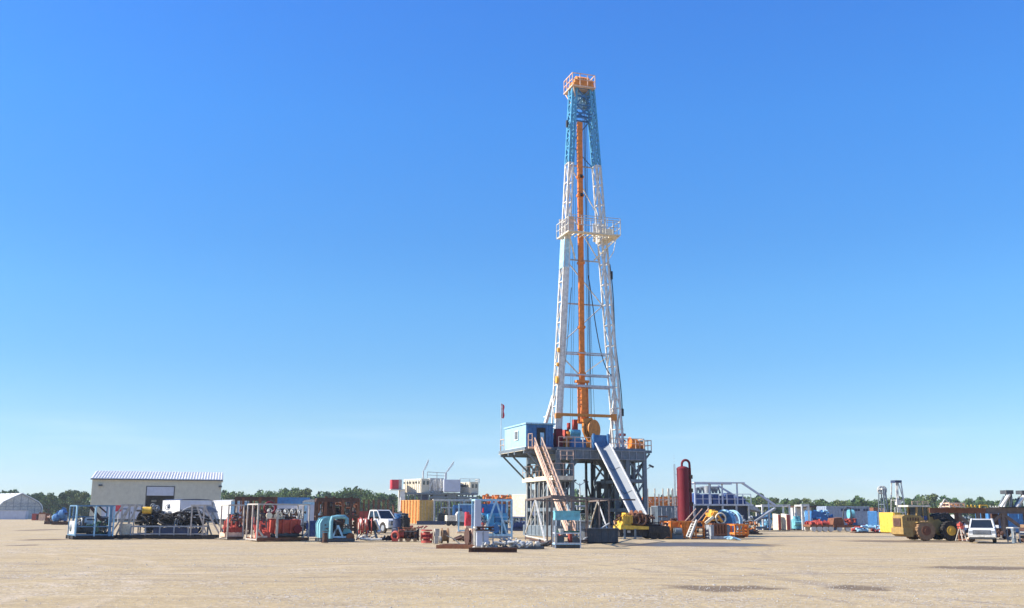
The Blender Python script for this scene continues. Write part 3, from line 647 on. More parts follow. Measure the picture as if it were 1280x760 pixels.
    c0 = Vector(corners(mz(160), -1)[0]); lp.box(c0.x - .5, c0.x - .3, c0.y - .1, c0.y + .1, c0.z - .35, c0.z + .35); lp.beam((c0.x - .4, c0.y, c0.z), c0, .06)
    return t
rig()

# scaffold-like steel stand in front of the rig, with the teal tank beside it
def catwalk():
    pts = {k: G(px, D) for k, (px, D) in dict(a=(657, 82), b=(684, 68.5), c=(690, 64), d=(762, 78), e=(735, 90)).items()}
    o = G(700, 72); t = Thing('steel_stand', 'open grey steel stand with splayed legs in front of the drill floor', 'platform frame', o, 0)
    Z = lambda z: Vector((0, 0, z)); top = 3.0
    A, B, C, Dd, E_ = [pts[k] - o for k in 'abcde']
    f = t.p('top_frame', 'steelbrown')
    for p, q in ((A, B), (B, C), (C, Dd), (Dd, E_), (E_, A), (B, E_)): f.beam(p + Z(top), q + Z(top), .10, .13)
    ext = Vector((2.0, .6, 0)); f.beam(Dd + Z(top), Dd + ext + Z(top), .09, .11)
    for p in (A, B, C, Dd, E_): t.p('post', 'grey' if p is A else 'steelbrown').beam(p, p + Z(top), .11)
    br = t.p('leg_brace', 'offwhite'); m = A.lerp(B, .5) + Z(top - .1)
    br.beam(m, A.lerp(B, -.02) + Z(.4), .09); br.beam(m, B.lerp(A, .06), .09); br.beam(A + Z(.3), B + Z(.3), .07)
    m = Dd.lerp(E_, .5) + Z(top); br.beam(m, Dd + Z(.4), .08); br.beam(m, E_ + Z(.3), .08); br.beam(Dd + Z(1.3), C.lerp(Dd, .5) + Z(.3), .07)
    for k in (.3, .55, .8): q = C.lerp(Dd, k); t.p('post', 'steelbrown').beam(q, q + Z(top), .09)
    cl = t.p('bottom_rail', 'brown'); cl.beam(A + Z(.14), B + Z(.14), .1); cl.beam(C + Z(.2), Dd + Z(.2), .12)
    # low dark ballast box under the right end
    bb = Thing('ballast_box', 'long dark grey steel box lying under the stand', 'steel box', G(748, 73), 8)
    b = bb.p('box', 'darksteel'); w = 1.15; b.box(-w, w, -1.0, 1.0, .08, .95); rb = bb.p('ribs', 'darksteel')
    for i in range(5): rb.box(-w + .1 + i * .52, -w + .17 + i * .52, -1.05, -1.0, .1, .92)
    rb.box(-w - .05, w + .05, -1.08, 1.05, .92, 1.0)
    bb.p('skid', 'black').box(-w - .1, w + .1, -.9, -.7, 0, .08).box(-w - .1, w + .1, .7, .9, 0, .08)
    # teal tank stand
    t2 = Thing('tank_stand', 'teal rectangular tank on a low frame at the foot of the drilling rig', 'tank', G(708.5, 62), 4)
    s = S(62); w = 15.5 / s
    k = t2.p('tank', 'teal'); k.box(-w, w, -.55, .55, 34.5 / s * .98, 50 / s - .25); k.box(-w - .03, w + .03, -.58, .58, 50 / s - .27, 50 / s - .22)
    rz = t2.p('frame', 'lightgrey')
    for x in (-w, w):
        for y in (-.6, .6): rz.beam((x, y, 0), (x, y, 1.7), .06)
    for z in (.28, .85):
        for y in (-.6, .6): rz.beam((-w, y, z), (w, y, z), .07)
        for x in (-w, w): rz.beam((x, -.6, z), (x, .6, z), .07)
    t2.p('lower_shelf', 'paleblue').box(-w - .05, w + .05, -.62, .62, .20, .27)
    gp = t2.p('green_pipe', 'green'); gp.cyl((-w, -.3, .92), (w, -.3, .92), .06, 8)
    pm = t2.p('pump', 'red')
    for x in (-.35, .2): pm.cyl((x, 0, .3), (x, 0, .8), .12, 10); pm.cyl((x - .15, 0, .5), (x + .2, 0, .5), .1, 10)
    dk = t2.p('valve_block', 'darksteel'); dk.box(-.6, -.2, -.3, .3, .28, .7); dk.cyl((.5, -.5, .45), (.5, .4, .45), .2); dk.box(-w, w, -.5, .5, .03, .18)
    wf = t2.p('funnel', 'offwhite'); wf.cyl((-.35, -.35, .75), (-.35, -.35, 1.1), .08, 10, .2); wf.cyl((.3, .2, 1.6), (.05, .2, 2.5), .05, 8)
catwalk()
# ------------------------------------------------------------------ helpers for yard things
def fit(px0, px1, pyt, D, rot, dp):
    pc = (px0 + px1) / 2; ta = (pc - 640) / (F * math.cos(PITCH)) ; r = R(rot)
    w = ((px1 - px0) / S(D) - dp * abs(math.sin(r) + ta * math.cos(r))) / (math.cos(r) - ta * math.sin(r))
    return G(pc, D), max(w, .3), W(pc, pyt, D).z
def mkfit(name, label, cat, px0, px1, pyt, D, rot, dp, group=None):
    loc, w, h = fit(px0, px1, pyt, D, rot, dp)
    return Thing(name, label, cat, loc, rot, group), w / 2, dp / 2, h
def frame(n, w, d, h, r, zb=0.0, bays=1, base=True, top=True, brace=False):
    xs = [-w + 2 * w * i / bays for i in range(bays + 1)]
    for x in xs:
        for y in (-d, d): n.beam((x, y, zb), (x, y, h), r)
    for y in (-d, d):
        if top: n.beam((-w, y, h), (w, y, h), r)
        if base: n.beam((-w, y, zb + r), (w, y, zb + r), r)
        if brace:
            for i in range(bays): n.beam((xs[i], y, zb + .1), (xs[i + 1], y, h), r * .6)
    for x in xs:
        if top: n.beam((x, -d, h), (x, d, h), r)
        if base: n.beam((x, -d, zb + r), (x, d, zb + r), r)
def skid(t, w, d, mat='darksteel', h=.22):
    s = t.p('skid', mat)
    for y in (-d, 0, d): s.beam((-w, y, h / 2), (w, y, h / 2), .14, h)
    for i in range(6): x = -w + .1 + (2 * w - .2) * i / 5; s.beam((x, -d, h / 2), (x, d, h / 2), .1, h * .8)
def clutter(t, w, d, z0, z1, n):
    pipebits(t.p('small_pipework', 'darksteel'), w * .92, d * .9, z0, z1, n, .025, .07)
def engine(t, x, y, z, l, w, h, mat, parent=None, rad=True, exh=True):
    e = t.p('engine_block', mat, parent)
    e.box(x - l / 2, x + l / 2, y - w / 2, y + w / 2, z + h * .2, z + h * .7)
    for i in range(5): e.box(x - l * .42 + i * l * .17, x - l * .30 + i * l * .17, y - w * .38, y + w * .38, z + h * .7, z + h * .84)
    e.cyl((x - l * .45, y - w * .3, z + h * .86), (x + l * .3, y - w * .3, z + h * .86), h * .07, 8); e.cyl((x - l * .45, y + w * .3, z + h * .86), (x + l * .3, y + w * .3, z + h * .86), h * .07, 8)
    for i in range(4): e.cyl((x - l * .35 + i * l * .2, y - w * .55, z + h * .45), (x - l * .35 + i * l * .2, y - w * .5, z + h * .45), h * .1, 10)
    e.box(x - l / 2, x + l / 2, y - w * .3, y + w * .3, z, z + h * .2)
    if rad:
        r = t.p('radiator', 'darksteel', parent); r.box(x + l / 2 + .03, x + l / 2 + .25, y - w * .6, y + w * .6, z + h * .05, z + h)
        r.ring((x + l / 2 + .27, y, z + h * .52), (1, 0, 0), h * .36, .03, 16, 4)
    if exh:
        q = t.p('exhaust_pipe', 'rust', parent); q.tube([(x, y, z + h * .8), (x, y, z + h * 1.15), (x - .05, y, z + h * 1.35), (x - .2, y, z + h * 1.42)], h * .06, 8)
def wheel(t, x, y, r, w, rim='lightgrey', hub=True):
    a = t.p('wheel', 'tire'); a.cyl((x, y - w / 2, r), (x, y + w / 2, r), r, 24); a.ring((x, y - w / 2, r), (0, 1, 0), r * .86, r * .13, 24, 6); a.ring((x, y + w / 2, r), (0, 1, 0), r * .86, r * .13, 24, 6)
    b = t.p('rim', rim, a); b.cyl((x, y - w / 2 - .04, r), (x, y + w / 2 + .04, r), r * .56, 18); b.cyl((x, y - w / 2 - .09, r), (x, y + w / 2 + .09, r), r * .2, 10)
def corrug(n, w, d, z0, z1, step=.25, dep=.04, sides='fblr'):
    k = max(3, int(2 * w / step))
    for i in range(k):
        x = -w + .1 + (2 * w - .2) * i / (k - 1)
        if 'f' in sides: n.box(x - step * .22, x + step * .22, -d - dep, -d, z0 + .12, z1 - .12)
        if 'b' in sides: n.box(x - step * .22, x + step * .22, d, d + dep, z0 + .12, z1 - .12)
    k = max(3, int(2 * d / step))
    for i in range(k):
        y = -d + .1 + (2 * d - .2) * i / (k - 1)
        if 'l' in sides: n.box(-w - dep, -w, y - step * .22, y + step * .22, z0 + .12, z1 - .12)
        if 'r' in sides: n.box(w, w + dep, y - step * .22, y + step * .22, z0 + .12, z1 - .12)
def container(t, w, d, z0, h, mat, front=None, doors=True, frm=None):
    b = t.p('container_body', mat); b.box(-w, w, -d, d, z0, h); corrug(b, w, d, z0, h)
    fr = t.p('corner_frame', frm or mat); 
    for x in (-w, w):
        for y in (-d, d): fr.box(x - .07, x + .07, y - .07, y + .07, z0 - .01, h + .02)
    for y in (-d, d):
        for z in (z0 + .06, h - .05): fr.beam((-w, y * 1.004, z), (w, y * 1.004, z), .10, .13)
    for x in (-w, w):
        for z in (z0 + .06, h - .05): fr.beam((x * 1.004, -d, z), (x * 1.004, d, z), .10, .13)
    if front:
        p = t.p('end_panel', front); p.box(-w + .09, w - .09, -d - .09, -d - .05, z0 + .14, h - .13)
    if doors:
        q = t.p('door', mat if not front else front)
        for s_ in (-1, 1): q.box(s_ * w * .48 - w * .44, s_ * w * .48 + w * .44, -d - .13, -d - .095, z0 + .2, h - .2)
        lk = t.p('lock_bar', 'lightgrey')
        for x in (-w * .7, -w * .25, w * .25, w * .7): lk.cyl((x, -d - .16, z0 + .2), (x, -d - .16, h - .2), .022, 6)
def pipebits(n, w, d, z0, z1, k, r0=.04, r1=.12):
    for i in range(k):
        x, y = rnd.uniform(-w, w), rnd.uniform(-d, d); z = rnd.uniform(z0, z1); L = rnd.uniform(.3, .9) * w * .9
        a = rnd.choice([(L, 0, 0), (0, L * .6, 0), (L * .6, L * .3, 0), (0, 0, min(L, z1 - z))]); r = rnd.uniform(r0, r1)
        q = (max(-w, min(w, x + a[0])), max(-d, min(d, y + a[1])), z + a[2])
        if (Vector(q) - Vector((x, y, z))).length < .05: continue
        n.cyl((x, y, z), q, r, 8); n.cyl(q, Vector(q) + (Vector(q) - Vector((x, y, z))).normalized() * .06, r * 1.7, 10)
def valve(n, c, r, axis=(0, -1, 0)):
    c = Vector(c); ax = Vector(axis); n.ring(c + ax * r * 1.4, ax, r, r * .14, 14, 4); n.cyl(c, c + ax * r * 1.4, r * .16, 6)
    n.beam(c + ax * r * 1.4 - Vector((0, 0, r)), c + ax * r * 1.4 + Vector((0, 0, r)), r * .15); n.sphere(c, r * .6, 8, 5)
# ------------------------------------------------------------------ left half of the yard
def dome():
    D = 312; rz = 48; t = Thing('fabric_hangar', 'white fabric covered hangar with a curved roof beyond the left side of the yard', 'hangar', G(25, D) , rz)
    w, L, h, ev = 6.4, 34.0, 7.5, 4.6
    prof = [(-w, 0), (-w, ev - 1.2), (-w * .95, ev - .5), (-w * .82, ev + .4), (-w * .4, h - 1.15), (0, h), (w * .4, h - 1.15), (w * .82, ev + .4), (w * .95, ev - .5), (w, ev - 1.2), (w, 0)]
    n = len(prof); c = t.p('fabric_cover', 'fabric')
    th = .12; vs = [(x, 0, z) for x, z in prof] + [(x, L, z) for x, z in prof] + [(x * (1 - th / w), 0, z - th if z else 0) for x, z in prof] + [(x * (1 - th / w), L, z - th if z else 0) for x, z in prof]
    fs = [(i, i + 1, n + i + 1, n + i) for i in range(n - 1)] + [(2 * n + i, 3 * n + i, 3 * n + i + 1, 2 * n + i + 1) for i in range(n - 1)] + [(i, 2 * n + i, 2 * n + i + 1, i + 1) for i in range(n - 1)] + [(n + i, n + i + 1, 3 * n + i + 1, 3 * n + i) for i in range(n - 1)]
    c.add(vs, fs)
    g = t.p('gable_panel', 'offwhite'); g.prism([(x * .97, z * .975) for x, z in prof], .45, .55)
    r = t.p('arch_rib', 'white')
    for k in range(10): r.tube([(x * 1.006, .2 + k * L / 9.3, z * 1.006) for x, z in prof], .09, 5)
    tr = t.p('gable_truss', 'grey'); 
    for x in (-4.2, -2.1, 0, 2.1, 4.2): tr.beam((x, .4, 0), (x, .4, h - abs(x) * .5 - .5), .13)
    for z in (2.6, 3.6, 4.6): tr.beam((-w * .93, .38, z), (w * .93, .38, z), .13)
    for x in (-4.2, -2.1, 0, 2.1): tr.beam((x, .36, 3.6), (x + 2.1, .36, 4.6), .08)
    tr.tube([(x * .96, .36, z * .97) for x, z in prof], .12, 5)
    t, w, d, h = mkfit('low_shed', 'long low pale storage box in front of the fabric hangar', 'storage box', -14, 35, 638.4, 296, 12, 3.2)
    b = t.p('wall', 'lavender'); b.box(-w, w, -d, d, 0, h); corrug(b, w, d, 0, h, .9, .06)
    t.p('roof', 'offwhite').box(-w - .1, w + .1, -d - .1, d + .1, h, h + .14)
dome()
def shed():
    D = 221; rz = 15; L = 15.; o = G(195, D); t = Thing('metal_shed', 'big beige metal workshop with a ribbed white roof and one open bay', 'workshop', o, rz)
    xl, xr = t.lx(110.0), t.lx(273); t.loc = t.loc + Matrix.Rotation(R(rz), 3, 'Z') @ Vector(((xl + xr) / 2, 0, 0)); w = (xr - xl) / 2
    ev = W(114, 598.4, t.loc.y - w * math.sin(R(rz))).z; rg = ev + 1.75
    wl = t.p('wall', 'tanwall')
    dx0 = t.lx(179.5); dx1 = t.lx(214)
    dh = W(197, 608.5, D).z; dm = W(197, 619.5, D).z
    wl.box(-w, dx0, 0, .25, 0, ev); wl.box(dx1, w, 0, .25, 0, ev); wl.box(dx0, dx1, 0, .24, dh, ev)
    wl.box(-w, w, L - .25, L, 0, ev)
    for x0, x1 in ((-w, -w + .25), (w - .25, w)): wl.prism([(0.26, 0), (L - .26, 0), (L - .26, ev), (L / 2, rg - .15), (.26, ev)], x0, x1, 'x')
    k = 74
    for i in range(k):
        x = -w + .12 + (2 * w - .24) * i / (k - 1)
        if dx0 - .1 < x < dx1 + .1: wl.box(x - .05, x + .05, -.05, 0, dh + .2, ev - .05)
        else: wl.box(x - .05, x + .05, -.05, 0, .1, ev - .05)
    rf = t.p('roof', 'roofmetal')
    for s_ in (0, 1):
        y0, y1 = (-.35, L / 2) if s_ == 0 else (L / 2, L + .35); z0, z1 = (ev - .02, rg) if s_ == 0 else (rg, ev - .02)
        rf.loft([[(x, y0, z0), (x, y1, z1), (x, y1, z1 + .14), (x, y0, z0 + .14)] for x in (-w - .25, w + .25)])
        for i in range(46):
            x = -w + (2 * w) * i / 45; rf.beam((x, y0, z0 + .18), (x, y1, z1 + .18), .13, .12)
    rs = t.p('roof_seam', 'grey')
    for i in range(45):
        x = -w + (2 * w) * (i + .5) / 45; rs.beam((x, -.36, ev + .135), (x, L / 2, rg + .155), .10, .03)
    gt = t.p('gutter', 'darksteel'); gt.box(-w - .3, w + .3, -.50, -.37, ev - .18, ev + .02)
    dr = t.p('roller_door', 'lavender'); dr.box(dx0 + .05, dx1 - .05, .02, .12, dm, dh)
    for i in range(5): dr.box(dx0 + .05, dx1 - .05, -.02, .02, dm + (dh - dm) * i / 5 + .03, dm + (dh - dm) * (i + 1) / 5 - .02)
    df = t.p('door_frame', 'darksteel'); df.box(dx0 - .14, dx0, -.09, .1, 0, dh + .15); df.box(dx1, dx1 + .14, -.09, .1, 0, dh + .15); df.box(dx0, dx1, -.09, .1, dh, dh + .15)
    for px in (121, 272): l = t.p('wall_lamp', 'darksteel'); x = t.lx(px); l.box(x - .35, x + .35, -.5, -.06, ev - 1.5, ev - 1.15)
    t.p('shade_screen', 'black').box(-w + .3, w - .3, 5.0, 5.1, 0, ev - .1)  # black screen added so the open bay reads dark inside
    sh = t.p('inner_shelf', 'offwhite'); sh.box(dx0 + .8, dx0 + 1.8, 4.2, 4.6, 4.2, 4.6)
shed()
def trailer(px0, px1, pyt, D, rot, dp, mat, label, roof='offwhite', front=None, name='cargo_trailer', z0=.9, group=None, wheels=True):
    t, w, d, h = mkfit(name, label, 'trailer', px0, px1, pyt, D, rot, dp, group)
    b = t.p('body', mat); b.box(-w, w, -d, d, z0, h)
    tr = t.p('trim', 'lightgrey')
    for x in (-w, w):
        for y in (-d, d): tr.box(x - .05, x + .05, y - .05, y + .05, z0, h)
    for y in (-d, d): tr.beam((-w, y, z0 + .05), (w, y, z0 + .05), .08, .12)
    for x in (-w, w): tr.beam((x, -d, z0 + .05), (x, d, z0 + .05), .08, .12)
    rf = t.p('roof', roof); rf.prism([(-w - .06, h), (-w * .8, h + .16), (0, h + .24), (w * .8, h + .16), (w + .06, h)], -d - .06, d + .06)
    if front: t.p('end_panel', front).box(-w + .08, w - .08, -d - .05, -d - .01, z0 + .15, h - .08)
    q = t.p('door', 'lavender'); q.box(-w * .5, w * .5, -d - .09, -d - .055, z0 + .2, h - .35)
    t.p('handle', 'darksteel', q).box(w * .4, w * .44, -d - .13, -d - .095, z0 + .9, z0 + 1.2)
    ch = t.p('chassis', 'darksteel'); ch.box(-w * .8, w * .8, -d * .95, d * .95, z0 - .3, z0 - .01)
    if wheels:
        for y in (-d * .45, -d * .1):
            for s_ in (-1, 1): n = t.p('wheel', 'tire'); n.cyl((s_ * w * .95, y, .45), (s_ * w * .6, y, .45), .45, 16)
        for s_ in (-1, 1): n = t.p('wheel', 'tire'); n.cyl((s_ * w * .95, d * .6, .45), (s_ * w * .6, d * .6, .45), .45, 16)
    return t, w, d, h
trailer(202, 263, 625.5, 188, 42, 7.0, 'white', 'white box trailer with a dark rounded roof in front of the workshop door', roof='navy', front='lavender')  # lavender front panel: shade put into the white body's colour
trailer(264, 309, 626.5, 186, 40, 7.5, 'white', 'pale trailer next to the red racks with a flat white roof', front='paleblue')
trailer(126, 181, 633, 176, 14, 3.0, 'lavender', 'low grey trailer parked at the left part of the beige workshop', wheels=True)
def beacon():
    t = Thing('red_marker_box', 'small red box on a thin post in front of the beige workshop wall', 'marker', G(147, 168), 15)
    z = W(147, 636, 168).z; t.p('post', 'offwhite').cyl((0, 0, 0), (0, 0, z - .4), .07); t.p('box', 'brightred').box(-.5, .5, -.3, .3, z - .4, z + .55); t.p('arm', 'darksteel').beam((.5, 0, z), (1.6, 0, z - .05), .14)
beacon()
def far_left():
    t, w, d, h = mkfit('pump_trailer', 'blue pump unit under a tarp on a dark flatbed beside the tree line', 'machine', 64, 87, 634, 172, 20, 3.0)
    skid(t, w, d, 'brown', .5); b = t.p('tarp', 'blue'); b.prism([(-w * .7, .6), (-w * .75, h * .5), (-w * .45, h * .8), (-w * .1, h * .78), (w * .1, h), (w * .5, h * .95), (w * .62, h * .6), (w * .8, .6)], -d * .6, d * .7); b.sphere((w * .2, -d * .5, h * .6), .8, 8, 5); b.sphere((-w * .5, -d * .5, h * .4), .7, 8, 5)
    pipebits(t.p('hose', 'navy'), w * .8, d, .6, h - .6, 12, .07, .16)
    k = t.p('pump', 'paleblue'); pipebits(k, w * .8, d * .9, .6, h - .8, 9, .08, .2)
    t, w, d, h = mkfit('loaded_sled', 'low brown sled piled with pale pipe near the hangar', 'sled', 55, 67, 642, 178, 10, 2.4)
    skid(t, w, d, 'brown', .5); pipebits(t.p('load', 'salmon'), w, d, .5, h - .2, 8, .15, .3); t.p('crate', 'rust').box(-w * .8, 0, -d, d * .8, .52, h)
    t, w, d, h = mkfit('rust_crate', 'rust brown open crate standing right of the fabric hangar', 'crate', 48, 57, 640.5, 245, 20, 2.5)
    b = t.p('crate', 'salmon'); b.box(-w, w, -d, d, .1, h * .8); corrug(b, w, d, .1, h * .8, .4); t.p('lid', 'rust').box(-w * 1.04, w * 1.04, -d * 1.04, d * 1.04, h * .8, h)
    t, w, d, h = mkfit('pipe_rack', 'low red pipe rack against the trees by the hangar', 'rack', 40, 49, 642.5, 262, 8, 3)
    f = t.p('rack_frame', 'red'); frame(f, w, d, h, .2, bays=3); pipebits(t.p('pipe', 'brown'), w, d, .4, h, 10, .15, .25)
far_left()
def blue_cage():
    D = 79.5; t, w, d, h = mkfit('blue_cage_skid', 'blue steel open cage skid, the one farthest left in the front row', 'equipment skid', 85, 140, 632.3, D, 34, 2.3)
    f = t.p('cage_frame', 'cageblue'); frame(f, w, d, h, .10, .2, bays=1)
    for x in (-w, 0, w): t.p('post', 'paleblue').beam((x, -d - .02, .2), (x, -d - .02, h), .11)
    f.beam((-w, -d, .9), (w, -d, .9), .08); f.beam((-w, d, 1.6), (w, d, 1.6), .08); f.beam((w * .82, -d, .2), (w * .82, -d, h), .2); f.beam((-w * .8, d, .2), (-w * .8, d, h), .12)
    skid(t, w + .15, d, 'black', .26); t.p('deck', 'darksteel').box(-w, w, -d, d, .26, .33)
    tk = t.p('tank', 'steel'); tk.cyl((-w * .8, .3, .8), (w * .5, .3, .8), .42, 16); tk.sphere((-w * .8, .3, .8), .42); tk.sphere((w * .5, .3, .8), .42)
    hp = t.p('hopper', 'offwhite'); hp.loft([[(-w * .7, -.3, .95), (.2, -.3, .95), (.2, .9, .95), (-w * .7, .9, .95)], [(-w * .45, 0, 1.55), (0, 0, 1.55), (0, .7, 1.55), (-w * .45, .7, 1.55)]])
    cv = t.p('conveyor', 'brown'); cv.beam((-.1, .2, 2.35), (w * .75, -.2, 1.0), .32, .2); cv.beam((.45, .3, 2.45), (w * .8, .1, 1.9), .1)
    pb = t.p('pipework', 'darksteel'); pipebits(pb, w * .85, d * .8, .35, 1.5, 40, .04, .10); pipebits(t.p('green_pipe', 'green'), w * .85, d * .8, .35, 1.2, 14, .04, .10); t.p('side_bin', 'offwhite').box(-w - .02, -w + .12, -d * .7, d * .8, .3, 1.3)
    # long hose basket with two white A frames
    D = 82; t, w, d, h = mkfit('hose_basket_skid', 'long dark skid heaped with black hoses between two white A-frames', 'equipment skid', 145, 272, 631.5, D, 8, 2.6)
    skid(t, w + .2, d, 'black', .25)
    lx = lambda px: t.lx(px)
    b = t.p('basket', 'grey'); x0, x1 = lx(168), lx(256); z1 = W(200, 658, D - 1.3).z
    for y in (-d, d):
        b.beam((x0, y, z1), (x1, y, z1), .09, .12); b.beam((x0, y, .35), (x1, y, .35), .08)
        for i in range(6): x = x0 + (x1 - x0) * i / 5; b.beam((x, y, .2), (x, y, z1), .09)
    for x in (x0, x1): b.beam((x, -d, z1), (x, d, z1), .09)
    t.p('side_plate', 'navy').box(x0 + 1.6, x1 - .3, -d + .05, -d + .09, .3, z1 - .12)
    for px, hh, nm in ((163, 631.5, 1), (249, 632, -1)):
        a = t.p('a_frame', 'frost'); x = lx(px); H = W(px, hh, D).z
        for y in (-d, d):
            for xo in (-.45, .45): a.beam((x + xo, y, .2), (x + xo, y, H), .10)
            a.beam((x - .55, y, H), (x + .55, y, H), .13); a.beam((x - nm * .45, y, H - .05), (x - nm * 1.75, y, .25), .11); a.beam((x + nm * .1, y, H - .05), (x - nm * .75, y, .25), .11)
        for xo in (-.45, .45): a.beam((x + xo, -d, H + .01), (x + xo, d, H + .01), .12); a.beam((x + xo, -d, .28), (x + xo, d, .28), .12)
    pp = t.p('leg_panel', 'cream'); x = lx(161); pp.box(x - .5, x + .4, -d + .2, -d + .25, .3, 1.1)
    hs = t.p('hose_coil', 'rubber')
    for i in range(16):
        x = x0 + .6 + (x1 - x0 - 1.4) * i / 15; y = rnd.uniform(-.8, .8); z = rnd.uniform(.8, 1.5); hs.ring((x, y, z), (rnd.uniform(-.4, .4), rnd.uniform(-1, 1), rnd.uniform(.1, 1)), rnd.uniform(.4, .7), rnd.uniform(.06, .1), 18, 6)
    for i in range(34):
        a = Vector((rnd.uniform(x0, x1 - 1.5), rnd.uniform(-1, 1), rnd.uniform(.9, 1.7))); b_ = a + Vector((rnd.uniform(.8, 2.5), rnd.uniform(-.8, .8), rnd.uniform(-.5, .5)))
        hs.tube([a.lerp(b_, k / 6) + Vector((0, 0, .35 * math.sin(k / 6 * math.pi))) for k in range(7)], rnd.uniform(.04, .08), 6)
    hp = t.p('hose_heap', 'darksteel')
    for i in range(14): hp.sphere((x0 + .4 + (x1 - x0 - .8) * rnd.random(), rnd.uniform(-1, 1), rnd.uniform(.4, 1.3)), rnd.uniform(.15, .28), 7, 5, (1.3, 1, .7))
    gb = t.p('grey_hose', 'grey'); x = lx(244)
    for i in range(6): gb.tube([(x - 1.5 + i * .14 + 1.3 * (1 - math.cos(k / 8 * math.pi * .8)), -.6 + i * .2, .9 + 1.5 * math.sin(k / 8 * math.pi * .75)) for k in range(9)], .055, 6)
    xy = lx(184); t.p('yellow_motor', 'yellow').cyl((xy - .35, -.5, 2.1), (xy + .3, -.5, 2.1), .26, 12)
    pm = t.p('valve_cluster', 'grey'); 
    for i in range(8): valve(pm, (xy + rnd.uniform(0, 2.2), rnd.uniform(-.6, .9), rnd.uniform(1.6, 2.6)), rnd.uniform(.12, .22))
    pipebits(t.p('pipework', 'darksteel'), (x1 - x0) * .45, 1, 1.2, 2.1, 14, .05, .1)
    cn = t.p('cone_post', 'offwhite'); 
blue_cage()
def red_skids():
    def portal(n, x, w, d, H, r=.14):
        pass
    for idx, (p0, p1, pt, D, label) in enumerate(((275, 303, 631.5, 80.5, 'red rack skid under a white portal frame, left one of two'), )):
        t, w, d, h = mkfit('red_rack_skid', label, 'equipment skid', p0, p1, pt, D, 32, 1.8)
        f = t.p('portal_frame', 'frost'); frame(f, w, d, h, .10)
        for i, x in enumerate((-w * .45, w * .45)):
            b = t.p('red_rack', 'red'); b.beam((x - .5, -d * .8, .75), (x + .25, d * .5, 1.75), .34, .10); b.beam((x - .1, -d * .8, .75), (x + .5, d * .5, 1.5), .14, .16); b.beam((x - .5, -d * .8, .45), (x - .5, -d * .8, 1.35), .1); b.beam((x + .35, -d * .8, .35), (x + .35, -d * .8, 1.3), .12)
            b.box(x - .48, x + .42, -d * .8, -d * .55, .5, .85)
            q = t.p('salmon_box', 'salmon'); q.box(x - .5, x + .45, -d * .9, d * .5, .18, .48)
        skid(t, w, d, 'brown', .18)
        pipebits(t.p('pipework', 'rust'), w * .8, d * .8, .3, 1.8, 16, .05, .1); clutter(t, w, d, .3, 2, 30)
    D = 77; t, w, d, h = mkfit('red_pump_skid', 'red tank and pump skid inside a white tubular frame', 'equipment skid', 308, 385, 630.5, D, 30, 2.6)
    f = t.p('portal_frame', 'frost'); frame(f, w, d, h, .09, bays=1)
    f.beam((-w, -d, h), (-w, -d, .1), .11); f.beam((w * .75, -d, .15), (w, -d, .75), .11); f.beam((-w * .70, -d, .15), (-w, -d, .85), .11)
    f.beam((-w * .25, -d, .2), (-w * .25, -d, h * .75), .14)
    for x in (-w, w): f.beam((x, 0, .1), (x, 0, h), .1)
    skid(t, w, d, 'rust', .22)
    b = t.p('red_tank', 'red'); b.loft([[(x, -.9, .55), (x, .9, .55), (x, 1.1, 1.45), (x, -1.1, 1.45)] for x in (-w * .45, w * .72)])
    for x in (-w * .3, 0, w * .3, w * .6): b.box(x, x + .07, -1.16, 1.16, .5, 1.5)
    for i in range(2):
        x = -w * .92 + i * .55; r = t.p('red_rack', 'red'); r.beam((x, -d * .6, .6), (x + .1, d * .5, 1.6), .3, .1); r.beam((x + .1, -d * .9, .5), (x + .1, -d * .9, 1.3), .1); r.box(x - .15, x + .3, -d * .9, -d * .6, .2, .6)
    q = t.p('bottom_box', 'salmon'); q.box(-w * .95, -w * .6, -d * .98, d * .6, .1, .35)
    pipebits(t.p('pipework', 'brown'), w * .85, d * .7, 1.4, h - .5, 20, .04, .09)
    hs = t.p('top_beam', 'darksteel'); hs.beam((-w * .6, -.5, h * .86), (w * .6, -.5, h * .86), .12); hs.cyl((w * .4, -.5, 1.4), (w * .4, -.5, h * .86), .08)
    clutter(t, w, d, .25, h * .8, 60); pipebits(t.p('pale_pipework', 'cream'), w * .9, d * .9, 1.4, h * .75, 14, .03, .06)
    v = t.p('valve', 'white')
    for i in range(5): valve(v, (-w * .5 + i * w * .3, -.9 + rnd.uniform(-.1, .4), 1.7 + rnd.uniform(0, .4)), .17); v.cyl((-w * .5 + i * w * .3, -.4, 1.4), (-w * .5 + i * w * .3, -.4, 2.0), .08, 8)
    g = t.p('gauge', 'cream'); g.cyl((-w * .55, -1.2, 1.75), (-w * .55, -1.1, 1.75), .22, 14); g.cyl((-w * .25, -1.2, 1.7), (-w * .25, -1.1, 1.7), .2, 14)
    dv = t.p('pulley', 'darkred'); dv.ring((-w * .5, -.9, 2.3), (0, 1, 0), .4, .07); dv.cyl((w * .6, -1.2, .8), (w * .6, -1.0, .8), .3, 14)
    t.p('under_pipe', 'darksteel').cyl((-w * .4, -.9, .38), (w * .7, -.9, .38), .13, 10)
red_skids()
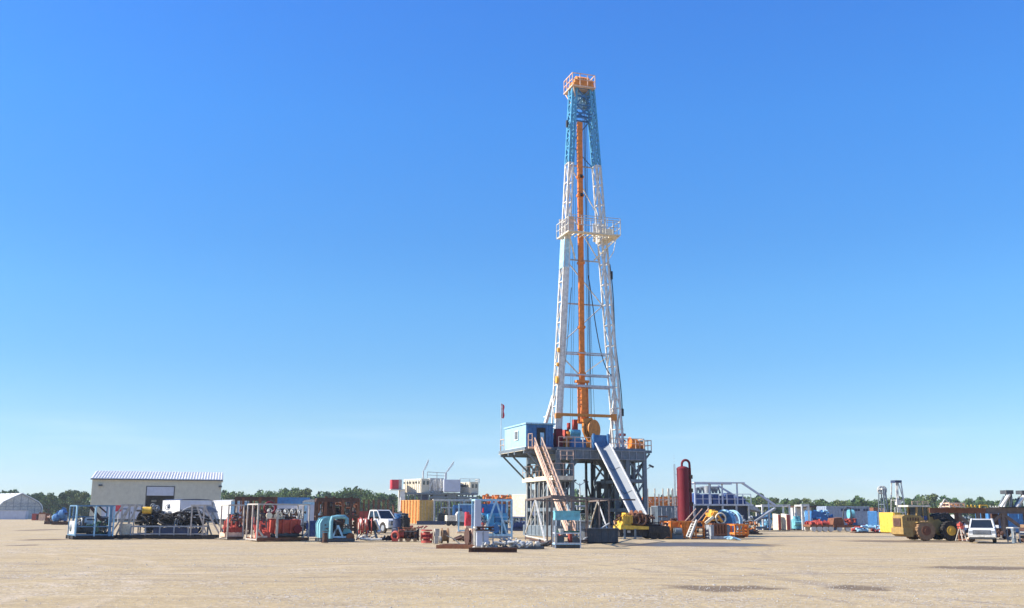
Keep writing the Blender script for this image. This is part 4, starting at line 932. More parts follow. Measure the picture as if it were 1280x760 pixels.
def backrow_left():
    for p0, p1, pt, D, lab in ((292, 342, 622.5, 106, 'dark rusty steel frame stack behind the red skids'), (393, 447, 624, 102, 'dark rusty steel frame stack left of the white pickup truck')):
        t, w, d, h = mkfit('rusty_frame_stack', lab, 'steel frame', p0, p1, pt, D, 14, 2.4)
        f = t.p('frame', 'brown')
        for z in (.4, h * .5, h - .16, h): f.beam((-w, -d, z), (w, -d, z), .16, .2); f.beam((-w, d, z), (w, d, z), .16, .2); f.beam((-w, -d, z), (-w, d, z), .14); f.beam((w, -d, z), (w, d, z), .14)
        for i in range(6):
            x = -w + 2 * w * i / 5 + rnd.uniform(-.1, .1); po = t.p('post', 'rust' if i % 2 else 'brown')
            for y in (-d, d): po.beam((x, y, 0), (x, y, h + rnd.uniform(-.05, .22)), .24, .16)
        for i in range(5): f.cbox((rnd.uniform(-w * .8, w * .8), rnd.uniform(-d * .6, d * .6), rnd.uniform(.5, h - .4)), (rnd.uniform(.5, 1.1), .6, rnd.uniform(.6, 1.6)), rnd.uniform(-20, 20))
        pl = t.p('back_plate', 'black'); pl.box(-w * .6, w * .1, d * .2, d * .3, .4, h - .8)
        pipebits(t.p('pipework', 'rust'), w * .9, d * .9, .5, h - .2, 26, .05, .12); clutter(t, w, d, .3, h, 40)
    t, w, d, h = mkfit('container_office', 'pale blue container with a deep blue roof band behind the red pump skid', 'container', 340, 386, 622, 124, 10, 3.0)
    b = t.p('container_body', 'lavender'); b.box(-w, w, -d, d, .15, h - .85); corrug(b, w, d, .15, h - .85, .35, .04); r = t.p('roof', 'blue'); r.box(-w - .05, w + .05, -d - .05, d + .05, h - .85, h)
    t.p('trim', 'white').box(-w - .08, -w + .06, -d - .09, -d + .03, 0, h + .05)
    q = t.p('window', 'glass')
    for x in (-w * .5, w * .15): q.box(x, x + .9, -d - .08, -d - .045, 1.7, 2.4)
    trailer(377, 399, 627, 122, 12, 2.6, 'white', 'small white box trailer half hidden beside the blue roofed container', front='paleblue', name='box_trailer')
    t, w, d, h = mkfit('blue_bin', 'dark blue steel bin at the right end of the red pump skid', 'bin', 383, 397, 652, 85, 8, 1.6)
    b = t.p('bin_body', 'deepblue'); b.box(-w, w, -d, d, .1, h); corrug(b, w, d, .1, h, .3, .05); t.p('rim', 'deepblue').box(-w - .05, w + .05, -d - .06, d + .06, h, h + .07)
    # teal pump
    D = 75.5; t, w, d, h = mkfit('teal_mud_pump', 'teal mud pump with a rounded casing and open frame on the dirt', 'pump', 394, 443, 646, D, 20, 2.2)
    skid(t, w, d, 'darksteel', .2)
    c = t.p('pump_casing', 'paleteal'); prof = [(-.98, .25), (-1.0, 1.2), (-.85, 1.55), (-.55, 1.7), (-.35, 1.72), (-.30, .25)]
    c.prism([(x * w, z * h / 1.72) for x, z in prof], -d * .75, d * .75); 
    for y in (-d * .8, 0, d * .8): c.prism([(x * w * 1.02 - .02, z * h / 1.72 + .04) for x, z in prof], y - .05, y + .05)
    o = t.p('arch_pipe', 'paleteal'); o.tube([(-w * .42, -d, .2), (-w * .42, -d, h * .8), (-w * .36, -d, h * .97), (-w * .1, -d, h), (w * .35, -d, h), (w * .5, -d, h * .92), (w * .5, -d, h * .7)], .14, 10)
    o.tube([(w * .5, -d * .3, h * .95), (w * .0, -d * .3, h * .98), (w * .0, -d * .3, h * .4)], .1, 8)
    m = t.p('motor', 'brown'); m.cyl((-w * .1, -.2, h * .7), (w * .4, -.2, h * .7), .36, 14); m.box(-w * .2, w * .5, -.5, .6, .2, h * .45)
    a = t.p('a_brace', 'paleblue'); a.beam((-w * .3, -d * .9, .3), (0, -d * .9, h * .65), .12); a.beam((0, -d * .9, h * .65), (w * .3, -d * .9, .3), .12); a.beam((-w * .3, -d * .9, .3), (w * .5, -d * .9, .3), .12)
    fl = t.p('fluid_end', 'teal'); fl.prism([(w * .15, .15), (w * .98, .15), (w * .98, .5), (w * .75, .85), (w * .45, .95), (w * .15, .5)], -d * .6, d * .5)
    dkp = t.p('shade_block', 'black'); dkp.box(-w * .34, w * .12, -d * .8, -d * .4, .3, h * .62); dkp.cyl((w * .1, -d * .9, h * .5), (w * .1, -d * .5, h * .5), .3, 12); dkp.box(w * .2, w * .6, -d * .7, -d * .62, .2, .5)  # black blocks stand in for the shade inside the casing
    p = t.p('flange', 'rust'); p.cyl((w * .75, -d * 1.0, .3), (w * .75, -d * .6, .3), .28, 16)
    pp = t.p('pipework', 'darksteel'); pipebits(pp, w * .9, d, .25, h * .7, 34, .03, .09)
    t = Thing('stub_post', 'short thick rusty post standing in front of the teal pump', 'post', G(406, 71), 0, single='brown'); t.sn.cyl((0, 0, 0), (0, 0, W(406, 666, 71).z), .17, 12); t.sn.cyl((0, 0, .0), (0, 0, .06), .24, 12); t.sn.cyl((0, 0, .72), (0, 0, .76), .2, 12)
    # red hose reel on stand
    D = 76; t, w, d, h = mkfit('hose_reel', 'red coiled hose reel on a spidery grey stand in front of the pickup', 'hose reel', 440, 475, 646.5, D, 12, 1.2)
    r = t.p('coil', 'red')
    for i in range(9): r.ring((-w * .55 + i * .11, 0, h * .62), (1, .25 * math.sin(i * 2), .1 * math.cos(i)), .52 + .06 * math.sin(i * 1.7), .04, 22, 5)
    c = t.p('reel_drum', 'cream'); c.cyl((-w * .6, 0, h * .62), (w * .15, 0, h * .62), .28, 14)
    b = t.p('engine_block', 'black'); b.box(w * .1, w * .75, -.4, .4, h * .42, h * .85); b.cyl((w * .4, -.5, h * .6), (w * .4, .5, h * .6), .25, 12); b.box(w * .2, w * .5, -.2, .2, h * .85, h * 1.02)
    n = t.p('muffler', 'chrome'); n.cyl((w * .6, -.45, h * .9), (w * .95, -.4, h * .45), .1, 10); n.sphere((w * .9, -.4, h * .4), .16)
    for p_, q_ in (((w * .1, -.4, h * .45), (w * .0, -.7, .05)), ((w * .6, -.4, h * .45), (w * .85, -.7, .05)), ((w * .1, .4, h * .45), (w * .0, .7, .05)), ((w * .6, .4, h * .45), (w * .85, .7, .05)), ((-w * .6, 0, h * .5), (-w * .7, 0, .05))): t.p('leg', 'steel').beam(p_, q_, .07)
    t.p('tow_bar', 'offwhite').tube([(-w * .5, -.6, .2), (w * .3, -.8, .12), (w * 1.1, -.9, .14)], .08, 8)
    # pickup behind, stake trailer, dark drums
    t, w, d, h = mkfit('stake_trailer', 'low red stake trailer behind the white pickup', 'trailer', 440, 486, 633, 128, 10, 2.6)
    f = t.p('bed', 'red'); f.box(-w, w, -d, d, 1.1, 1.4); f.box(-w, w, -d - .03, -d + .02, 1.4, 2.2); f.box(-w, w, d - .02, d + .03, 1.4, 2.2)
    for i in range(8):
        for y in (-d - .06, d + .06): x = -w + .1 + (2 * w - .2) * i / 7; t.p('stake', 'rust').beam((x, y, 1.2), (x, y, h + .8), .09)
    for x in (-w * .6, -w * .4, w * .6): n = t.p('wheel', 'tire'); n.cyl((x, -d * .98, .5), (x, -d * .7, .5), .5, 14); n.cyl((x, d * .98, .5), (x, d * .7, .5), .5, 14)
    t, w, d, h = mkfit('dark_machine', 'black winch machine standing behind the pickup left of the ochre container', 'machine', 481, 502, 632, 135, 12, 2.5)
    skid(t, w, d, 'black', .3); engine(t, 0, 0, .3, w * 1.5, 1.7, h - 1.0, 'black'); t.p('drum', 'brown').cyl((-w * .5, -d * 1.0, 1.4), (w * .4, -d * 1.0, 1.4), .7, 16)
    for i, px in enumerate((497.5, 505.5)):
        D = 92; hh = W(px, 642 - i, D).z; t = Thing('dark_drum', ('dark blue drum with coiled line beside the pickup front', 'black drum at the right of the dark blue drum by the pickup')[i], 'drum', G(px, D), 0)
        b = t.p('drum', ('navy', 'black')[i]); b.cyl((0, 0, .05), (0, 0, hh * .78), .46, 18)
        for z in (.1, hh * .4, hh * .75): b.cyl((0, 0, z), (0, 0, z + .06), .50, 18)
        c = t.p('coiled_line', ('blue', 'darksteel')[i])
        for k in range(5): c.ring((rnd.uniform(-.08, .08), rnd.uniform(-.08, .08), hh * .8 + k * .08), (rnd.uniform(-.2, .2), rnd.uniform(-.2, .2), 1), .3, .05, 14, 5)
        t.p('foot', 'darksteel').box(-.4, .4, -.4, .4, 0, .05)
backrow_left()

def car(name, label, cat, loc, rz, L, Wd, H, kind='pickup', mat='white'):
    t = Thing(name, label, cat, loc, rz); hw = Wd / 2; hl = L / 2; wr = H * .215; gz = H * .20     # front = +x
    belt = H * .60; hood = H * .585
    xf, xr = hl - L * .17, -hl + L * .20
    def arch(cx): return [(cx + wr * 1.18 * math.cos(a), wr * 1.0 + wr * 1.18 * math.sin(a)) for a in [math.pi * k / 8 for k in range(9)]]
    lo = [(-hl + .05, gz), (xr - wr * 1.2, gz)] + arch(xr)[::-1] + [(xf - wr * 1.2, gz)] + arch(xf)[::-1] + [(hl - .04, gz)]
    lo = [q for i, q in enumerate(lo)]
    top = [(hl, H * .38), (hl - .03, H * .52), (hl - .22, hood), (hl - L * .245, belt + .03), (-hl + .06, belt), (-hl, H * .5)]
    if kind == 'suv': top[4] = (-hl + .04, belt + .02)
    body = lo + top; b = t.p('body', mat); n = len(body)
    def ins(q, s_): 
        x, z = q; k = max(0, (z - H * .42)) / (H * .2); return (x, s_ * (hw - .07 * min(1, k)), z)
    b.add([ins(q, -1) for q in body] + [ins(q, 1) for q in body], [tuple(range(n)), tuple(range(n, 2 * n))[::-1]] + [(i, i + n, (i + 1) % n + n, (i + 1) % n) for i in range(n)])
    # cabin
    if kind == 'pickup': c = [(-L * .14, belt), (-L * .125, H * .97), (L * .095, H * .97), (L * .235, belt)]
    else: c = [(-hl + .12, belt), (-hl + .45, H * .98), (L * .08, H * .98), (L * .235, belt)]
    g = t.p('window', 'glass'); hwb, hwt = hw - .10, hw - .24
    def sec(ins_): 
        return [[(x, s_ * ((hwb if z < belt + .1 else hwt) + ins_), z) for x, z in c] for s_ in (-1, 1)]
    g.loft(sec(0))
    pl = t.p('pillar', mat)
    def pt(f, k, s_):  # k: 0 rear base,1 rear top,2 front top,3 front base
        x, z = c[k]; return Vector((x, s_ * (hwb if k in (0, 3) else hwt), z))
    for s_ in (-1, 1):
        pl.beam(pt(0, 0, s_), pt(0, 1, s_), .14); pl.beam(pt(0, 3, s_), pt(0, 2, s_), .09); pl.beam(pt(0, 1, s_), pt(0, 2, s_), .12)
        for fr_ in ((.50,) if kind == 'pickup' else (.34, .66)): pl.beam(pt(0, 0, s_).lerp(pt(0, 3, s_), fr_), pt(0, 1, s_).lerp(pt(0, 2, s_), fr_), .11)
        pl.beam(pt(0, 0, s_) + Vector((0, 0, .02)), pt(0, 3, s_) + Vector((0, 0, .02)), .06)
    r = t.p('roof', mat); b.bevel = r.bevel = .09; r.prism([(c[1][0] - .05, H * .955), (c[1][0] + .1, H), (c[2][0] - .1, H), (c[2][0] + .08, H * .955)], -hwt - .03, hwt + .03)
    if kind == 'pickup':
        bd = t.p('truck_bed', 'darksteel'); bd.box(-hl + .12, -L * .16, -hw + .18, hw - .18, belt - .02, belt + .006)
    gr = t.p('grille', 'darksteel'); gr.box(hl - .02, hl + .03, -hw * .66, hw * .66, H * .34, H * .53)
    gb = t.p('grille_bar', 'chrome', gr)
    for z in (.39, .43, .47): gb.box(hl + .03, hl + .05, -hw * .6, hw * .6, H * z, H * z + .025)
    for s_ in (-1, 1):
        h_ = t.p('headlight', 'chrome'); h_.box(hl - .08, hl + .02, s_ * hw * .80 - .15, s_ * hw * .80 + .15, H * .40, H * .51)
        tl = t.p('tail_light', 'brightred'); tl.box(-hl - .02, -hl + .06, s_ * (hw - .14) - .07, s_ * (hw - .14) + .07, H * .42, H * .56)
        mi = t.p('mirror', 'black' if kind == 'pickup' else mat); mi.box(L * .16, L * .16 + .12, s_ * (hw + .11) - .11, s_ * (hw + .11) + .11, belt + .02, belt + .24)
        for x0, x1 in ((-L * .12, L * .03), (L * .04, L * .19)):
            dd = t.p('door', mat); dd.box(x0, x1, s_ * (hw - .012) - .012, s_ * (hw - .012) + .012, gz + .08, H * .44); t.p('handle', 'darksteel', dd).box(x0 + .08, x0 + .25, s_ * (hw + .01) - .015, s_ * (hw + .01) + .015, H * .41, H * .43)
    bm = t.p('bumper', 'chrome' if kind == 'pickup' else 'offwhite'); bm.box(hl - .05, hl + .14, -hw * .96, hw * .96, H * .235, H * .335); bm2 = t.p('rear_bumper', 'chrome'); bm2.box(-hl - .14, -hl + .05, -hw * .95, hw * .95, H * .25, H * .33)
    t.p('license_plate', 'offwhite', bm).box(hl + .142, hl + .155, -.15, .15, H * .25, H * .32)
    t.p('shade_lip', 'darksteel').box(hl - .04, hl + .08, -hw * .9, hw * .9, H * .17, H * .232)  # dark lip stands in for the shade below the front bumper
    un = t.p('underbody', 'black'); un.box(-hl + .1, hl - .1, -hw + .2, hw - .2, gz - .08, gz + .25)
    for x in (xr, xf):
        for s_ in (-1, 1):
            y = s_ * (hw - .14); a = t.p('wheel', 'tire'); a.cyl((x, y - .12, wr), (x, y + .12, wr), wr, 22); k = t.p('rim', 'chrome', a); k.cyl((x, y - .135, wr), (x, y + .135, wr), wr * .6, 16)
    return t
car('pickup_truck', 'white crew cab pickup truck parked facing the camera with a chrome grille', 'pickup truck', G(475, 110), -49, 5.8, 2.0, W(473, 637.3, 111).z, 'pickup', 'silver')
# ------------------------------------------------------------------ middle of the yard
def modules():
    D = 262; o = G(545, D)
    t = Thing('mud_tank_module', 'large cream raised tank module with a walkway and two thin booms above the ochre container', 'rig module', o, 12)
    px = lambda p: t.lx(p)
    z = lambda p: W(545, p, D).z
    def bx(n, p0, p1, ya, yb, y0, y1): n.box(px(p0), px(p1), y0, y1, z(yb), z(ya))
    b = t.p('tank_body', 'cream'); rot = 28
    def long_box(pl, pm, pr, yt, yb, win):      # cream long side; the front's shade is put into a darker end panel
        ta = (pm - 640) / 1276; sn, cs = math.sin(R(rot + 12)), math.cos(R(rot + 12)); s_ = S(D)
        L = (pm - pl) / s_ / (sn + ta * cs); Wd = (pr - pm) / s_ / (cs - ta * sn); m_ = Matrix.Rotation(R(rot), 3, 'Z'); c0 = Vector((px(pm), -3.5, 0)); zz0, zz1 = z(yb), z(yt)
        ctr = c0 + m_ @ Vector((Wd / 2, L / 2, 0)); ctr.z = (zz0 + zz1) / 2
        b.cbox(ctr, (Wd, L, zz1 - zz0), rot)
        for i in range(int(L / .8)):
            p = c0 + m_ @ Vector((-.06, .4 + i * .8, 0)); p.z = ctr.z; b.cbox(p, (.12, .16, (zz1 - zz0) * .86), rot)
        for i in range(6): p = c0 + m_ @ Vector((-.1, .8 + i * L / 6, 0)); p.z = zz1 - .9; win.cbox(p, (.1, .5, .5), rot)
        for f in (.3, .72): p = c0 + m_ @ Vector((Wd * f, -.05, 0)); p.z = zz1 - 1.0; win.cbox(p, (Wd * .22, .1, .9), rot)
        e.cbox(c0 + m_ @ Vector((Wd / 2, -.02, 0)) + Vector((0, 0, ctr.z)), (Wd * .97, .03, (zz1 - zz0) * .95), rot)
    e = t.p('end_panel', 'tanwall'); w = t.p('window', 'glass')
    long_box(501, 523, 534, 599, 616.5, w); long_box(571.5, 584, 594.5, 602.5, 617, w)
    m = t.p('middle_body', 'offwhite'); bx(m, 534, 552, 598, 616, -2, 4)
    pipebits(t.p('pipework', 'white'), 4, 3, z(616), z(598), 0)
    pw = t.p('pipe_cluster', 'white')
    for i in range(16): x = px(rnd.uniform(533, 551)); pw.cyl((x, -3 + rnd.uniform(0, 1), z(614)), (x + rnd.uniform(-.6, .6), -2.6, z(rnd.uniform(598, 610))), .12, 6)
    gb = t.p('grey_box', 'lavender'); bx(gb, 551, 571, 600, 615, -4.5, 2.5)
    wf = t.p('walkway_railing', 'offwhite'); wf.rail([(px(530), -4, z(598.5)), (px(554), -4, z(599.5))], 1.5, .14, 2); wf.rail([(px(571), -4, z(604)), (px(595), -4, z(604)), (px(595), 2, z(604))], 1.0, .12, 2)
    for a, b_ in (((526.5, 599), (533, 575)), ((554.5, 601), (565, 577))):
        bo = t.p('boom', 'white'); A = Vector((px(a[0]), -1.5, z(a[1]))); B = Vector((px(b_[0]), -1.5, z(b_[1]))); C = A + (B - A) * .25; C.x -= .5
        bo.beam(A, A + Vector((0, 0, 1.8)), .35); bo.beam(A + Vector((0, 0, 1.8)), B, .22); bo.beam(A + Vector((.5, 0, 2.2)), B - Vector((0, 0, .5)), .12)
    rd = t.p('red_cabinet', 'brightred'); bx(rd, 486.5, 495.5, 600.5, 612, -2.5, 1.5); 
    for k in range(3): bx(rd, 487.5 + k * 3, 488.5 + k * 3, 601.5, 611, -2.7, -2.5)
    t.p('cabinet_shelf', 'offwhite').box(px(485.5), px(503), -2.9, 2, z(613.2), z(612.1)); bx(b, 495.5, 500, 600, 612, -1.5, 2)
    c = t.p('column', 'white'); bx(c, 498, 503.5, 612.2, 640, -2.6, -1.2); bx(c, 498.2, 503.3, 612.2, 640, 2, 3)
    s = t.p('substructure', 'steel')
    for p in (508, 516, 524, 533, 541, 549, 557, 565, 573, 580, 588):
        for y in (-2.6, 3): s.beam((px(p), y, 0), (px(p), y, z(616)), .35)
    s.box(px(506), px(594), -3.4, 3.8, z(618.5), z(616.3)); bx(s, 538, 553, 618, 626, -3, 2.5); bx(s, 556, 567, 618, 622, -3.2, 2.5); bx(s, 570, 580, 620, 624, -3, 2.5); s.beam((px(534), -3, z(622)), (px(595), -3, z(622)), .4)
    bd = t.p('bolster', 'navy'); bx(bd, 523, 534, 616.5, 626, -2.4, 2)
modules()
def mid_back():
    t, w, d, h = mkfit('ochre_container', 'ribbed ochre orange shipping container under the cream tank module', 'container', 501, 541.5, 625.3, 205, 40, 6.2)
    container(t, w, d, .15, h, 'ochre_sunlit', front='ochre', doors=True); rib = t.p('side_rib', 'orange')  # brighter side, darker front: sun and shade put into two ochres
    for k in range(7): rib.box(-w - .16, -w - .02, -d + .1 + k * (2 * d - .3) / 6, -d + .22 + k * (2 * d - .3) / 6, .15, h)
    # white pipe canopy
    t, w, d, h = mkfit('pipe_canopy', 'low white canopy frame to the right of the ochre container', 'canopy', 541, 598, 626, 205, 6, 5)
    f = t.p('canopy_frame', 'offwhite'); frame(f, w, d, h, .22, bays=3, base=False); rf = t.p('roof', 'offwhite'); rf.box(-w - .2, w + .2, -d - .2, d + .2, h + .12, h + .28)
    f.beam((-w * .7, -d, h * .7), (-.1 * w, -d, h * .7), .2)
    t2, w, d, h = mkfit('dark_compressor', 'dark compressor block standing in shade under the canopy', 'machine', 545, 566, 634, 207, 6, 3)
    skid(t2, w, d, 'darksteel', .4); engine(t2, 0, 0, .4, w * 1.6, 2.4, h - 1.4, 'darksteel')
    t2, w, d, h = mkfit('steel_sill', 'long low dark beam lying on the ground before the ochre container', 'beam', 521, 556, 650.7, 190, 3, 1.2)
    b = t2.p('beam', 'navy'); b.box(-w, w, -.5, .5, 0.02, .62); b.box(-w, w, -.6, .6, .62, .7)
    t2, w, d, h = mkfit('generator_set', 'blue generator behind the light blue frame beside the red pump', 'generator', 566, 590, 631.5, 200, 6, 3)
    b = t2.p('housing', 'blue'); b.box(-w, w, -d, d, .3, h); corrug(b, w, d, .3, h, .8, .08); t2.p('louvre', 'navy').box(-w * .8, -w * .1, -d - .12, -d - .09, .8, h - .6); skid(t2, w, d, 'darksteel', .3)
    # small cream van trailer + tank
    t2, w, d, h = mkfit('cream_service_trailer', 'small cream box trailer with the rounded white tank behind it', 'trailer', 556, 570, 644, 176, 12, 2.4)
    b = t2.p('body', 'cream'); b.box(-w, w, -d, d, .8, h); 
    for s_ in (-1, 1): n = t2.p('wheel', 'tire'); n.cyl((s_ * w * .6, -d * .98, .42), (s_ * w * .6, -d * .6, .42), .42, 14)
    t2.p('chassis', 'darksteel').box(-w * .9, w * 1.4, -d * .3, d * .3, .5, .78)
    t2, w, d, h = mkfit('white_tank', 'rounded white tank between the cream trailer and the red pump', 'tank', 568, 582, 639, 180, 10, 2.4)
    b = t2.p('tank', 'offwhite'); b.cyl((0, -d, h - w * .9), (0, d, h - w * .9), w * .9, 18); b.box(-w * .9, w * .9, -d, d, .6, h - w * .9); t2.p('saddle', 'darksteel').box(-w * .7, w * .7, -d * .8, d * .8, 0, .59)
    t2, w, d, h = mkfit('red_pump', 'bright red pump with pipes seen through the pale blue gate frame', 'pump', 580, 591, 640, 150, 10, 1.8)
    b = t2.p('pump_body', 'brightred'); b.box(-w, w, -.6, .6, .3, h * .5); b.cyl((-w * .4, 0, h * .4), (-w * .4, 0, h), .35, 12); b.cyl((w * .5, 0, h * .3), (w * .5, 0, h * .85), .28, 12); b.box(-w * .9, w * .9, -.7, .7, h * .5, h * .62); skid(t2, w, .8, 'salmon', .3)
    # slim white gate frame
    t2, w, d, h = mkfit('white_gate_frame', 'slim white pipe frame left of the light blue A-frame skid', 'pipe frame', 573, 593, 630.5, 112, 4, 1.5)
    frame(t2.p('pipe_frame', 'paleblue'), w, d, h, .12, .1); t2.p('base_sled', 'salmon').box(-w - .2, w + .4, -d, d, 0, .12)
    # light blue frame skid with A braces
    D = 88; t2, w, d, h = mkfit('blue_a_frame_skid', 'light blue open steel skid with a tall A-brace left of the drilling rig', 'equipment skid', 590, 639, 625.2, D, 8, 2.8)
    f = t2.p('frame', 'paleblue'); frame(f, w, d, h, .15, .1, bays=1)
    t2.p('corner_column', 'lavender').box(-w - .1, -w + .42, -d - .12, -d + .25, .1, h)
    a = t2.p('a_brace', 'paleblue'); mx = w * .12
    for y in (-d, d): a.beam((mx, y, h - .05), (-w * .55, y, .3), .14); a.beam((mx, y, h - .05), (w * .75, y, .3), .14)
    f.beam((w * .45, -d, .1), (w * .45, -d, h), .1); f.beam((-w, d * .2, h * .55), (w, d * .2, h * .55), .08)
    e = t2.p('machine_block', 'lightblue'); e.box(-w * .25, w * .1, -.6, .7, .5, 1.9); e.box(w * .2, w * .9, 0, d * .9, .3, 1.5); e.cyl((w * .3, -.7, .9), (w * .3, -.2, .9), .38, 16); e.box(-w * .5, w * .9, .4, d * .8, 1.5, 2.0)
    t2.p('blue_plate', 'blue').box(-w * .7, w * .9, d * .92, d * .97, h * .45, h * .9)
    v = t2.p('red_valve', 'brightred'); v.cyl((-w * .6, .5, .4), (-w * .6, .5, h * .7), .09, 8); v.cyl((-w * .45, .5, .4), (-w * .45, .5, h * .8), .07, 8); v.cyl((w * .6, 1, .4), (w * .6, 1, h * .7), .09, 8); valve(v, (-w * .5, 0, 1.2), .18)
    skid(t2, w, d, 'grey', .24); pipebits(t2.p('pipework', 'steel'), w * .9, d * .8, .3, 1.8, 18, .04, .1)
    g = t2.p('flywheel', 'blue'); g.cyl((w * .1, -d * .9, .75), (w * .1, -d * .75, .75), .36, 20)
    # orange machinery far back and cream container
    t2, w, d, h = mkfit('orange_pipe_bundle', 'orange pipe racks rising behind the light blue skid', 'pipe rack', 596, 641, 619, 225, 8, 4)
    f = t2.p('rack_frame', 'rust'); frame(f, w, d, h * .82, .3, bays=5, brace=True); pipebits(t2.p('pipe', 'orange'), w * .95, d, h * .55, h, 40, .12, .3); t2.p('deck', 'salmon').box(-w, w, -d, d, h * .6, h * .66)
    t2, w, d, h = mkfit('cream_container', 'tall cream container standing left of the drilling rig legs', 'container', 640.5, 674, 618, 150, 36, 4.2)
    container(t2, w, d, W(650, 646, 150).z - .0, h, 'cream', front='lavender', doors=False)
    sp = t2.p('stand', 'navy'); frame(sp, w * .95, d * .95, W(650, 646, 150).z - .05, .2, bays=2); sp.box(-w * .8, w * .8, -d * .7, d * .7, .1, 1.0)
    t2, w, d, h = mkfit('low_blue_machine', 'low dark blue machine in the shade behind the left foot of the rig', 'machine', 634, 668, 648, 128, 8, 2.4)
    skid(t2, w, d, 'navy', .3); engine(t2, 0, 0, .3, w * 1.4, 1.6, max(.8, h - .6), 'deepblue'); pipebits(t2.p('pipework', 'steel'), w, d, .4, h, 14, .06, .14)
    # long dark blue tank behind rig opening
    t2, w, d, h = mkfit('long_blue_tank', 'long steel blue tank lying behind the rig legs', 'tank', 712, 800, 652, 124, 4, 2.6)
    b = t2.p('tank', 'steel'); b.box(-w, w, -d, d, .1, h); corrug(b, w, d, .1, h, .9, .06); t2.p('walkway', 'grey').box(-w, w, -d - .4, d + .2, h, h + .1); pipebits(t2.p('pipework', 'grey'), w, d, h, h + 1.8, 22, .06, .14)
mid_back()
def front_mid():
    # red wellhead pieces lying in a row
    D = 76; t, w, d, h = mkfit('red_wellhead_piece', 'red and brown wellhead assembly lying on the dirt, left of the shiny red one', 'wellhead', 489, 524, 660, D, 6, 1.4)
    a = t.p('valve_body', 'red'); a.ring((-w * .7, -.3, .38), (.5, 1, 0), .27, .09, 18, 8); a.box(-w * .6, -w * .35, -.35, .3, .2, .62); a.box(-w * .95, -w * .5, -.5, .2, 0, .2); a.cyl((-w * .4, 0, .5), (-w * .1, 0, .5), .32, 14)
    b = t.p('pipe_spool', 'brown'); b.cyl((-w * .1, 0, .45), (w * .9, 0, .45), .24, 14)
    for x in (0, .3, .6, .88): b.cyl((w * x, 0, .45), (w * x + .1, 0, .45), .42, 16)
    c = t.p('timber', 'wood'); 
    for x in (-.3, .2, .7): c.box(w * x - .12, w * x + .12, -.6, .6, 0, .2)
    pipebits(t.p('pipework', 'rust'), w * .9, .5, .2, h, 24, .04, .1); pipebits(t.p('dark_pipework', 'darksteel'), w * .9, .6, .1, h * .8, 20, .03, .08); t.p('timber_stack', 'concrete').box(-w * .98, -w * .68, .1, .7, .2, h * .95)
    t, w, d, h = mkfit('red_valve_stack', 'shiny red valve stack with round flanges on the dirt', 'valve', 525.5, 541, 662, 71, 4, 1.1)
    a = t.p('valve_body', 'red'); a.cyl((0, 0, 0.02), (0, 0, .18), w * .9, 16); a.cyl((0, 0, .15), (0, 0, h * .85), w * .55, 16)
    for z in (.35, .62, .9): a.cyl((0, 0, h * z), (0, 0, h * z + .09), w * .9, 18)
    a.cyl((-w, 0, h * .5), (w, 0, h * .5), .16, 12); a.cyl((-w, 0, h * .5), (-w + .08, 0, h * .5), .27, 14); a.cyl((w - .08, 0, h * .5), (w, 0, h * .5), .27, 14)
    t.p('hub', 'darkred').cyl((0, -w * .8, h * .5), (0, -w * .5, h * .5), .22, 14)
    t, w, d, h = mkfit('cable_drum', 'tan wooden cable drum with pale blocks on its left', 'cable drum', 541, 563, 663.5, 71, 10, 1.2)
    a = t.p('drum', 'wood'); a.cyl((w * .0, 0, .5), (w * .75, 0, .5), .36, 20); 
    for x in (-.05, .72): a.cyl((w * x, 0, .5), (w * x + .08, 0, .5), .5, 24)
    t.p('drum_hub', 'brown').cyl((w * .81, 0, .5), (w * .85, 0, .5), .14, 12)
    b = t.p('block', 'concrete'); b.box(-w, -w * .5, -.5, .3, 0, .45); b.box(-w * .9, -w * .35, -.3, .4, .46, .95); b.cyl((-w * .4, -.4, .25), (-w * .15, -.4, .25), .22, 12)
    t = Thing('loose_cable', 'slack dark cable running over the dirt from the wooden drum', 'cable', G(572, 67), 0, single='darksteel'); t.sn.tube([(-.8, 1.6, .55), (-.3, 1.3, .35), (.1, .9, .05), (.6, .6, .04), (1.0, .2, .04), (1.5, -.2, .04)], .035, 6)
    # pallet / sled + tank group
    t, w, d, h = mkfit('rusty_sled', 'flat rusty orange sled frame on the ground beneath the white tank', 'sled', 546, 607, 682, 61, -6, 2.2)
    f = t.p('sled_frame', 'rust')
    for y in (-d, 0, d): f.beam((-w, y, .1), (w, y, .1), .14, .2)
    for i in range(5): x = -w + .1 + (2 * w - .2) * i / 4; f.beam((x, -d, .1), (x, d, .1), .12, .18)
    t = Thing('fallen_beam', 'long dark steel beam lying in front of the white tank', 'beam', G(616, 54.5), -1.5, single='brown'); hw = 30 / S(54.5); t.sn.box(-hw, hw, -.13, .13, .0, .04); t.sn.box(-hw, hw, -.03, .03, .04, .2); t.sn.box(-hw, hw, -.13, .13, .2, .24)
    t, w, d, h = mkfit('upright_reel', 'upright rusty reel with a salmon flange beside the white tank', 'reel', 580, 592, 661, 62, 20, .9)
    a = t.p('flange', 'brown'); a.cyl((-w * .9, 0, h * .5 + .1), (-w * .65, 0, h * .5 + .1), h * .48, 22); q = t.p('drum', 'rust'); q.cyl((-w * .65, 0, h * .5 + .1), (w * .6, 0, h * .5 + .1), h * .3, 18); b = t.p('side_plate', 'salmon'); b.box(w * .1, w * .6, -.45, -.38, .05, h * 1.02); b.box(w * .55, w * .65, -.5, .4, .05, h)
    t, w, d, h = mkfit('white_chest_tank', 'white cube tank with a brown plank lid beside the upright reel', 'tank', 592, 613, 658, 60, 8, 1.0)
    a = t.p('tank', 'lavender'); a.box(-w * .8, w * .75, -d, d, .15, h * .78); a.box(-w * .85, w * .8, -d - .03, d + .03, h * .74, h * .8)
